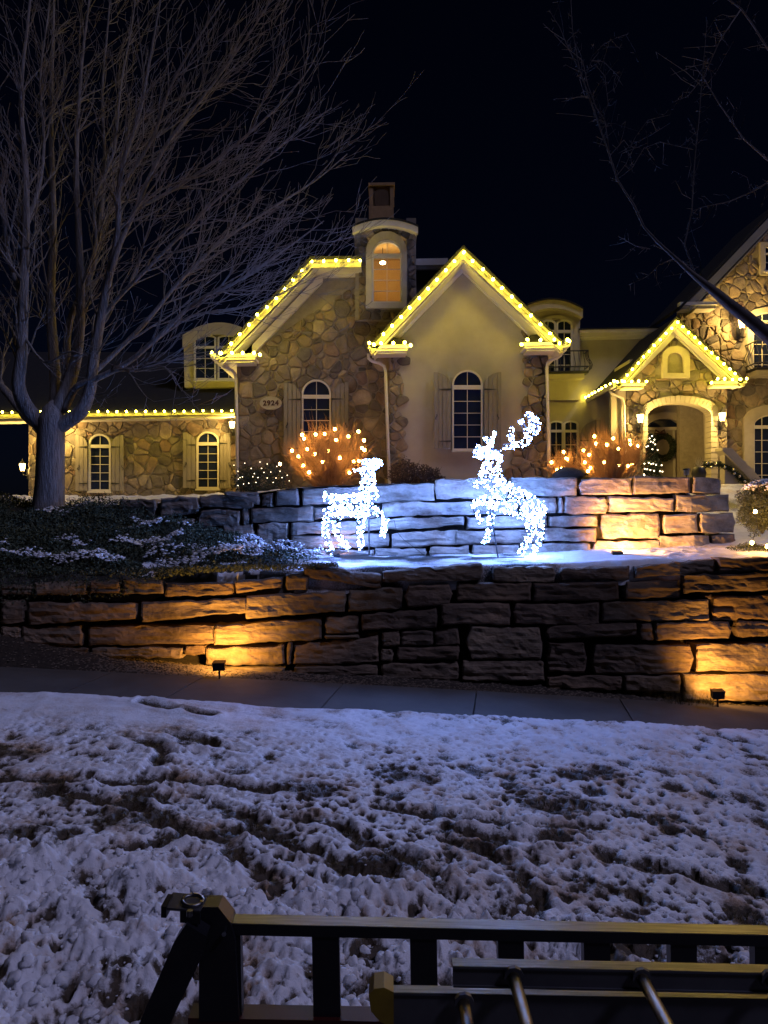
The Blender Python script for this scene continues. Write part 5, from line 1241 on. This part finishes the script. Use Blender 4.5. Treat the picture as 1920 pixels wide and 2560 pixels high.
limbs = [
 ([(120,1085),(92,1050),(62,1012),(46,960),(54,890),(58,764),(64,580),(64,428),(52,231),(75,0),(70,-150)], [44,42,38,33,29,25,20,15,10,6,3], 13, -.6),
 ([(128,1060),(150,1010),(172,960),(190,900),(200,810),(202,723),(197,579),(191,405),(203,174),(226,-20)], [40,36,32,28,25,21,16,12,8,4], 13, .4),
 ([(132,1075),(170,1052),(205,1025),(226,970),(234,903),(255,781),(278,665),(295,579),(301,434),(347,289),(370,174),(405,-20)], [40,38,34,29,26,22,18,15,12,9,7,3], 13, -.7),
 ([(160,1030),(180,985),(200,962),(249,943),(324,903),(405,833),(492,752),(579,712),(694,637),(810,552)], [20,18,17,15,13,11,9,7,5,2], 13, -1.0),
 ([(225,960),(260,938),(301,924),(340,926),(376,920),(410,918),(440,948)], [13,11,9,8,6,5,3], 12.9, -1.2),
 ([(278,680),(300,610),(340,520),(405,380),(470,290),(540,200),(640,60),(700,-40)], [14,13,12,10,8,6,4,2], 12.6, .2),
 ([(128,1060),(140,984),(132,860),(127,752),(133,550),(127,290),(135,0),(130,-200)], [34,30,26,22,18,12,6,3], 13.2, 1.0),
 ([(112,1070),(70,1045),(20,985),(-15,950),(-60,900),(-140,760),(-200,560)], [30,26,22,19,16,11,6], 13.1, .8),
 ([(150,1020),(165,930),(175,800),(230,680),(250,560),(262,400),(255,240),(270,60),(280,-60)], [22,20,17,14,12,9,7,5,3], 13.1, 1.2),
 ([(250,800),(300,740),(360,680),(440,600),(540,500),(640,420),(740,330),(830,270)], [11,10,9,8,6,5,4,2], 12.8, -1.3),
 ([(205,960),(290,880),(370,800),(460,690),(560,600),(680,520),(790,450),(868,385)], [14,12,11,9,7,5,4,2], 13, 1.3),
 ([(300,920),(390,850),(480,790),(580,775),(680,745),(760,700)], [9,8,6,5,4,2], 12.7, -.2),
 ([(60,760),(20,640),(5,520),(-30,380),(-60,200)], [14,12,10,7,4], 12.8, -.9),
 ([(62,560),(95,480),(110,360),(100,200),(120,40),(130,-60)], [12,10,8,6,4,2], 12.7, .9),
 ([(60,840),(110,905),(170,880),(200,885)], [8,6,5,4], 12.8, -1.1),
 ([(204,700),(240,620),(236,500),(285,380),(300,230),(330,60),(345,-50)], [12,10,9,8,6,4,2], 13.2, .9),
 ([(300,470),(380,350),(420,230),(480,120),(560,0)], [10,8,7,5,3], 12.6, -.5),
 ([(345,520),(440,470),(540,400),(660,300),(760,190),(800,120)], [9,8,7,5,3,2], 12.9, -.8),
]
crown = MB(); total = [0]
def grow(p, d, r, L, lev, out):
    n = max(3, int(L/.22)); pts = [p]; q = p.copy(); dd = d.normalized(); st = L/n
    for i in range(n):
        dd = (dd + Vector((random.gauss(0, .14), random.gauss(0, .14), random.gauss(.05, .12)))).normalized()
        q = q + dd*st; pts.append(q.copy())
    rad = [max(.0036, r*(1-.8*i/n)) for i in range(n+1)]
    crown.tube(pts, rad, 4 if r > .012 else 3, False); total[0] += 1
    if lev <= 0: return
    nc = int(L*(3.6 if lev > 1 else 4.2))
    for _ in range(nc):
        i = random.randint(max(1, int(n*.15)), n); i = min(i, n)
        t = (pts[i]-pts[i-1]).normalized(); s = t.orthogonal().normalized(); s.rotate(Matrix.Rotation(random.random()*6.283, 3, t))
        if s.z < -.3 and random.random() < .5: s = -s
        a = math.radians(random.uniform(22, 48)); nd = t*math.cos(a) + (s+out*.35)*math.sin(a)
        grow(pts[i], nd, rad[i]*random.uniform(.5, .7), L*random.uniform(.32, .6), lev-1, out)
cx_, cy_ = W(120, 900, 13).x, 13
for j, (pt_, wd, y0, dy) in enumerate(limbs):
    o_, r_ = limb(pt_, wd, y0, dy); lm = MB(); lm.tube(o_, r_, 9 if wd[0] > 18 else 6); lm.obj('limb', M['bark'], TREE, smooth=True)
    n = len(o_)
    length = sum((o_[i+1]-o_[i]).length for i in range(n-1))
    m = int(length*(4.6 if wd[0] < 18 else 3.8))
    for _ in range(m):
        i = random.randint(int(n*(.22 if wd[0] < 20 else .36)), n-2); t = (o_[i+1]-o_[i]).normalized()
        out = Vector((o_[i].x-cx_, (o_[i].y-cy_), 0)); out = out.normalized() if out.length > .2 else Vector((random.gauss(0, 1), random.gauss(0, 1), 0)).normalized()
        s = t.orthogonal().normalized(); s.rotate(Matrix.Rotation(random.random()*6.283, 3, t))
        nd = t*math.cos(.6) + (s*.85+out*.35)*math.sin(.6)
        L = random.uniform(.7, 2.2)*(1-.35*i/n)
        grow(o_[i], nd, min(.020, r_[i]*.50), L, 2 if L > .9 else 1, out)
c_ = crown.obj('crown', M['bark'], TREE, recalc=False); print('tree twigs', total[0], len(crown.f))

# ------------------------------------------------------------------ thin tree reaching in from the right
T2 = empty('bare_tree', (6.6, 9.3, 1.3), 'thin leafless spur-twigged tree leaning in from beyond the right side of the frame', 'tree')
YT2 = 8.4
mb = MB(); mb.tube([(6.6, 9.3, 1.0), (6.55, 9.25, 2.2), (6.45, 9.1, 3.3), (6.6, 9.3, 4.6), (6.5, 9.4, 6.2)], [.13, .11, .10, .07, .04], 12); mb.obj('trunk', M['bark_dark'], T2, smooth=True)
crown2 = MB()
br2 = [
 ([(2330,1130),(2120,985),(1990,900),(1920,838),(1872,798),(1823,760),(1786,729),(1730,684),(1689,646),(1644,605),(1610,568),(1584,512),(1560,476),(1543,448),(1524,389),(1498,314),(1472,239),(1449,176),(1431,75),(1425,-30)], [52,46,42,38,34,29,24,14,10,7,6,5.4,5,4.6,4.2,3.8,3.4,3,2.4,2]),
 ([(1740,690),(1711,613),(1730,523),(1733,448),(1739,374),(1747,300),(1752,232),(1760,140),(1768,50)], [5,4,3.6,3.4,3.2,3,2.8,2,1.4]),
 ([(2330,700),(2100,520),(1920,400),(1860,348),(1797,258),(1756,190),(1733,161)], [20,12,6,4,3,2.4,1.6]),
 ([(2300,420),(2060,260),(1920,123),(1883,64),(1853,22),(1823,0),(1800,-15)], [16,9,5,4.4,4,3.4,3]),
 ([(2200,400),(2000,420),(1920,456),(1883,478),(1823,504),(1748,519)], [12,7,4.5,4,3,2]),
 ([(1853,22),(1800,100),(1760,190),(1720,240),(1682,255)], [4,3,2.6,2.2,1.8]), ([(1524,389),(1512,300),(1490,270),(1470,215),(1456,150)], [3,2.6,2.4,2.2,1.6]),
 ([(1689,646),(1650,660),(1620,690),(1572,712)], [3.4,2.8,2.4,1.6]), ([(1625,622),(1590,615),(1545,590)], [2.6,2.4,1.4]), ([(1543,448),(1580,420),(1610,370),(1650,355),(1733,374)], [2.6,2.4,2,2,1.6]),
 ([(1460,200),(1480,150),(1510,155),(1550,195)], [2.6,2.2,2,1.4]), ([(1524,389),(1560,350),(1575,370),(1590,340),(1620,300),(1675,287)], [2.4,2,2,1.6,1.4,1]),
 ([(1449,176),(1420,120),(1400,70),(1372,25)], [2.6,2.2,1.8,1.2]), ([(1480,140),(1510,110),(1540,95),(1570,85)], [2,2,1.6,1]),
 ([(1472,239),(1430,245),(1390,247)], [2.2,1.8,1.2]), ([(1498,314),(1520,260),(1512,190),(1490,165)], [2.2,2,1.8,1.2]),
]
for j, (pt_, wd) in enumerate(br2):
    n = len(pt_); ys = [YT2 + (.9 if j == 0 else .7)*max(0, (a-1700)/700) + (j % 3)*.12 for a, b in pt_]
    pts = [W(a, b, y) for (a, b), y in zip(pt_, ys)]; rad = [w/2/F*YT2 for w in wd]
    lm = MB(); lm.tube(pts, rad, 8 if j == 0 else 5); lm.obj('limb', M['bark_dark'], T2, smooth=True)
    for i in range(n-1):
        L = (pts[i+1]-pts[i]).length
        if pt_[i][0] > 2000: continue
        for _ in range(int(L*(15 if j else 12))+1):
            s = random.random(); p = pts[i].lerp(pts[i+1], s); t = (pts[i+1]-pts[i]).normalized()
            v = t.orthogonal().normalized(); v.rotate(Matrix.Rotation(random.random()*6.283, 3, t)); d = (v + t*.5 + Vector((0, 0, .15))).normalized()
            l_ = random.uniform(.03, .16) if random.random() < .8 else random.uniform(.2, .5)
            q1 = p + d*l_*.5 + Vector((random.gauss(0, .01), 0, random.gauss(0, .01))); q2 = q1 + (d+Vector((random.gauss(0, .4), random.gauss(0, .4), random.gauss(0, .4))))*l_*.5
            crown2.tube([p, q1, q2], [.0034, .003, .002], 3, False)
            for _ in range(3 if l_ > .15 else 1):
                f = random.random(); m_ = p.lerp(q2, f); crown2.tube([m_, m_+Vector((random.gauss(0, .035), random.gauss(0, .03), random.gauss(0, .035)))], [.0026, .002], 3, False)
crown2.obj('crown', M['bark_dark'], T2, recalc=False)

# ------------------------------------------------------------------ ladder rack in the foreground
RK = empty('ladder_rack', W(560, 2560, 2.0), 'black steel rack rail with upright bars and a bare aluminium top edge', 'rack')
YQ = 2.0
def railz(px, py, Y): return W(px, py, Y)
def slopebox(mb, pL, pR, hgt, d0, d1):
    a, b = pL, pR
    mb.add([(a.x, a.y+d0, a.z-hgt), (b.x, b.y+d0, b.z-hgt), (b.x, b.y+d1, b.z-hgt), (a.x, a.y+d1, a.z-hgt), (a.x, a.y+d0, a.z), (b.x, b.y+d0, b.z), (b.x, b.y+d1, b.z), (a.x, a.y+d1, a.z)],
           [(0,3,2,1),(4,5,6,7),(0,1,5,4),(1,2,6,5),(2,3,7,6),(3,0,4,7)])
L0, L1 = W(566, 2311, YQ), W(2150, 2345, YQ)
mb = MB(); slopebox(mb, L0, L1, .028, 0, .045); mb.obj('top_rail', M['blackpaint'], RK)
mb = MB(); slopebox(mb, L0+Vector((0, 0, .0035)), L1+Vector((0, 0, .0035)), .003, -.001, .046); mb.obj('rail_cap', M['alu'], RK)
for a, b in ((515,602),(781,849),(1027,1094),(1247,1312),(1462,1528),(1679,1745),(1890,1955)):
    f = ((a+b)/2-566)/(2150-566); z = L0.z+(L1.z-L0.z)*f-.028; xa, xb = W(a, 2440, YQ).x, W(b, 2440, YQ).x
    mb = MB(); mb.box(xa, xb, YQ+.004, YQ+.035, z-.32, z+.001); mb.obj('upright', M['blackpaint'], RK)
mb = MB(); slopebox(mb, W(470, 2545, YQ-.01), W(2150, 2575, YQ-.01), .05, 0, .06); mb.obj('lower_rail', M['red'], RK)
mb = MB(); mb.prism(pp(YQ, [(500,2545),(500,2330),(470,2310),(462,2276),(500,2262),(548,2262),(578,2300),(590,2345),(600,2545)]), YQ-.012, YQ+.05); mb.obj('corner_bracket', M['blackpaint'], RK)
# slanting brace arm
mb = MB(); mb.prism(pp(YQ-.05, [(335,2590),(440,2345),(470,2300),(520,2330),(505,2390),(405,2600)]), YQ-.07, YQ-.02); mb.obj('brace_arm', M['blackpaint'], RK)
# latch with ring
lt = W(478, 2262, YQ-.03)
lc_ = W(470, 2262, YQ-.03); ax = Vector((.99, -.10, -.06)); ay = Vector((.05, .97, .10)); az = ax.cross(ay).normalized()
def lplate(x0, x1, y0, y1, z0, z1): 
    mb = MB(); mb.box(x0, x1, y0, y1, z0, z1); mb.v = [tuple(lc_ + ax*a + ay*b + az*c) for a, b, c in mb.v]; return mb
lplate(-.052, .040, -.03, .036, 0, .007).obj('latch_plate', M['alu_dark'], RK); lplate(-.060, -.046, -.035, .02, -.018, .012).obj('latch_lip', M['blackpaint'], RK)
lplate(-.012, .040, -.03, -.022, -.03, .003).obj('latch_tab', M['blackpaint'], RK)
mb = MB(); mb.tube([lc_ + ax*(.012+.026*math.cos(a)) + ay*(.0+.024*math.sin(a)) + az*.013 for a in np.linspace(0, 2*math.pi, 21)], .0048, 6); mb.obj('latch_ring', M['alu'], RK, smooth=True)
mb = MB(); mb.tube([W(474, 2276, YQ-.09), W(474, 2290, YQ-.09)], .008, 8); mb.tube([W(560, 2336, YQ-.03), W(560, 2336, YQ+.0)], .006, 8); mb.obj('bolt', M['alu'], RK)
# extension ladder lying in front
LD = empty('extension_ladder', W(1400, 2560, 1.55), 'aluminium extension ladder with a yellow end cap lying along the rack', 'ladder')
YL1 = 1.62
def lrail(pL, pR, pBL, Y, name, d=.028):
    a, b = W(*pL, Y), W(*pR, Y); h = a.z - W(*pBL, Y).z
    mb = MB(); slopebox(mb, a, b, h, 0, d*.25); slopebox(mb, a, b, .004, -.004, d); slopebox(mb, a-Vector((0, 0, h-.004)), b-Vector((0, 0, h-.004)), .004, -.004, d); mb.obj(name, M['alu_dark'], LD)
    mb = MB(); slopebox(mb, a+Vector((0, 0, .0012)), b+Vector((0, 0, .0012)), .001, -.003, d-.001); mb.obj('flange', M['alu'], LD)
lrail((1132, 2414), (2150, 2436), (1132, 2466), YL1, 'side_rail'); lrail((975, 2480), (2150, 2500), (975, 2600), YL1+.012, 'side_rail', .024)
mb = MB(); mb.prism(pp(YL1, [(922,2480),(935,2464),(960,2460),(984,2472),(984,2560),(950,2545),(928,2520)]), YL1-.012, YL1+.045); mb.obj('end_cap', M['yellow'], LD)
for (a, b, c, d) in ((1284, 2440, 1345, 2600), (1604, 2444, 1690, 2600), (1160, 2506, 1175, 2600), (1925, 2448, 2040, 2600)):
    p = W(a, b, YL1-.006); e = Vector((p.x+.0, p.y-.42, p.z-.004)); k = 1
    mb = MB(); mb.tube([p, e], .013, 10); mb.obj('rung', M['rung'], LD, smooth=True)
    mb = MB(); mb.tube([p+Vector((0, .004, 0)), p+Vector((0, -.006, 0))], .021, 10); mb.obj('rung_collar', M['alu_dark'], LD)
for dx in (0,):
    f0, f1 = W(1132, 2414, YL1), W(2150, 2436, YL1); mb = MB(); slopebox(mb, f0+Vector((0, -.42, 0)), f1+Vector((0, -.42, 0)), .06, 0, .006); mb.obj('side_rail', M['alu_dark'], LD)
print('objects', len(bpy.data.objects))
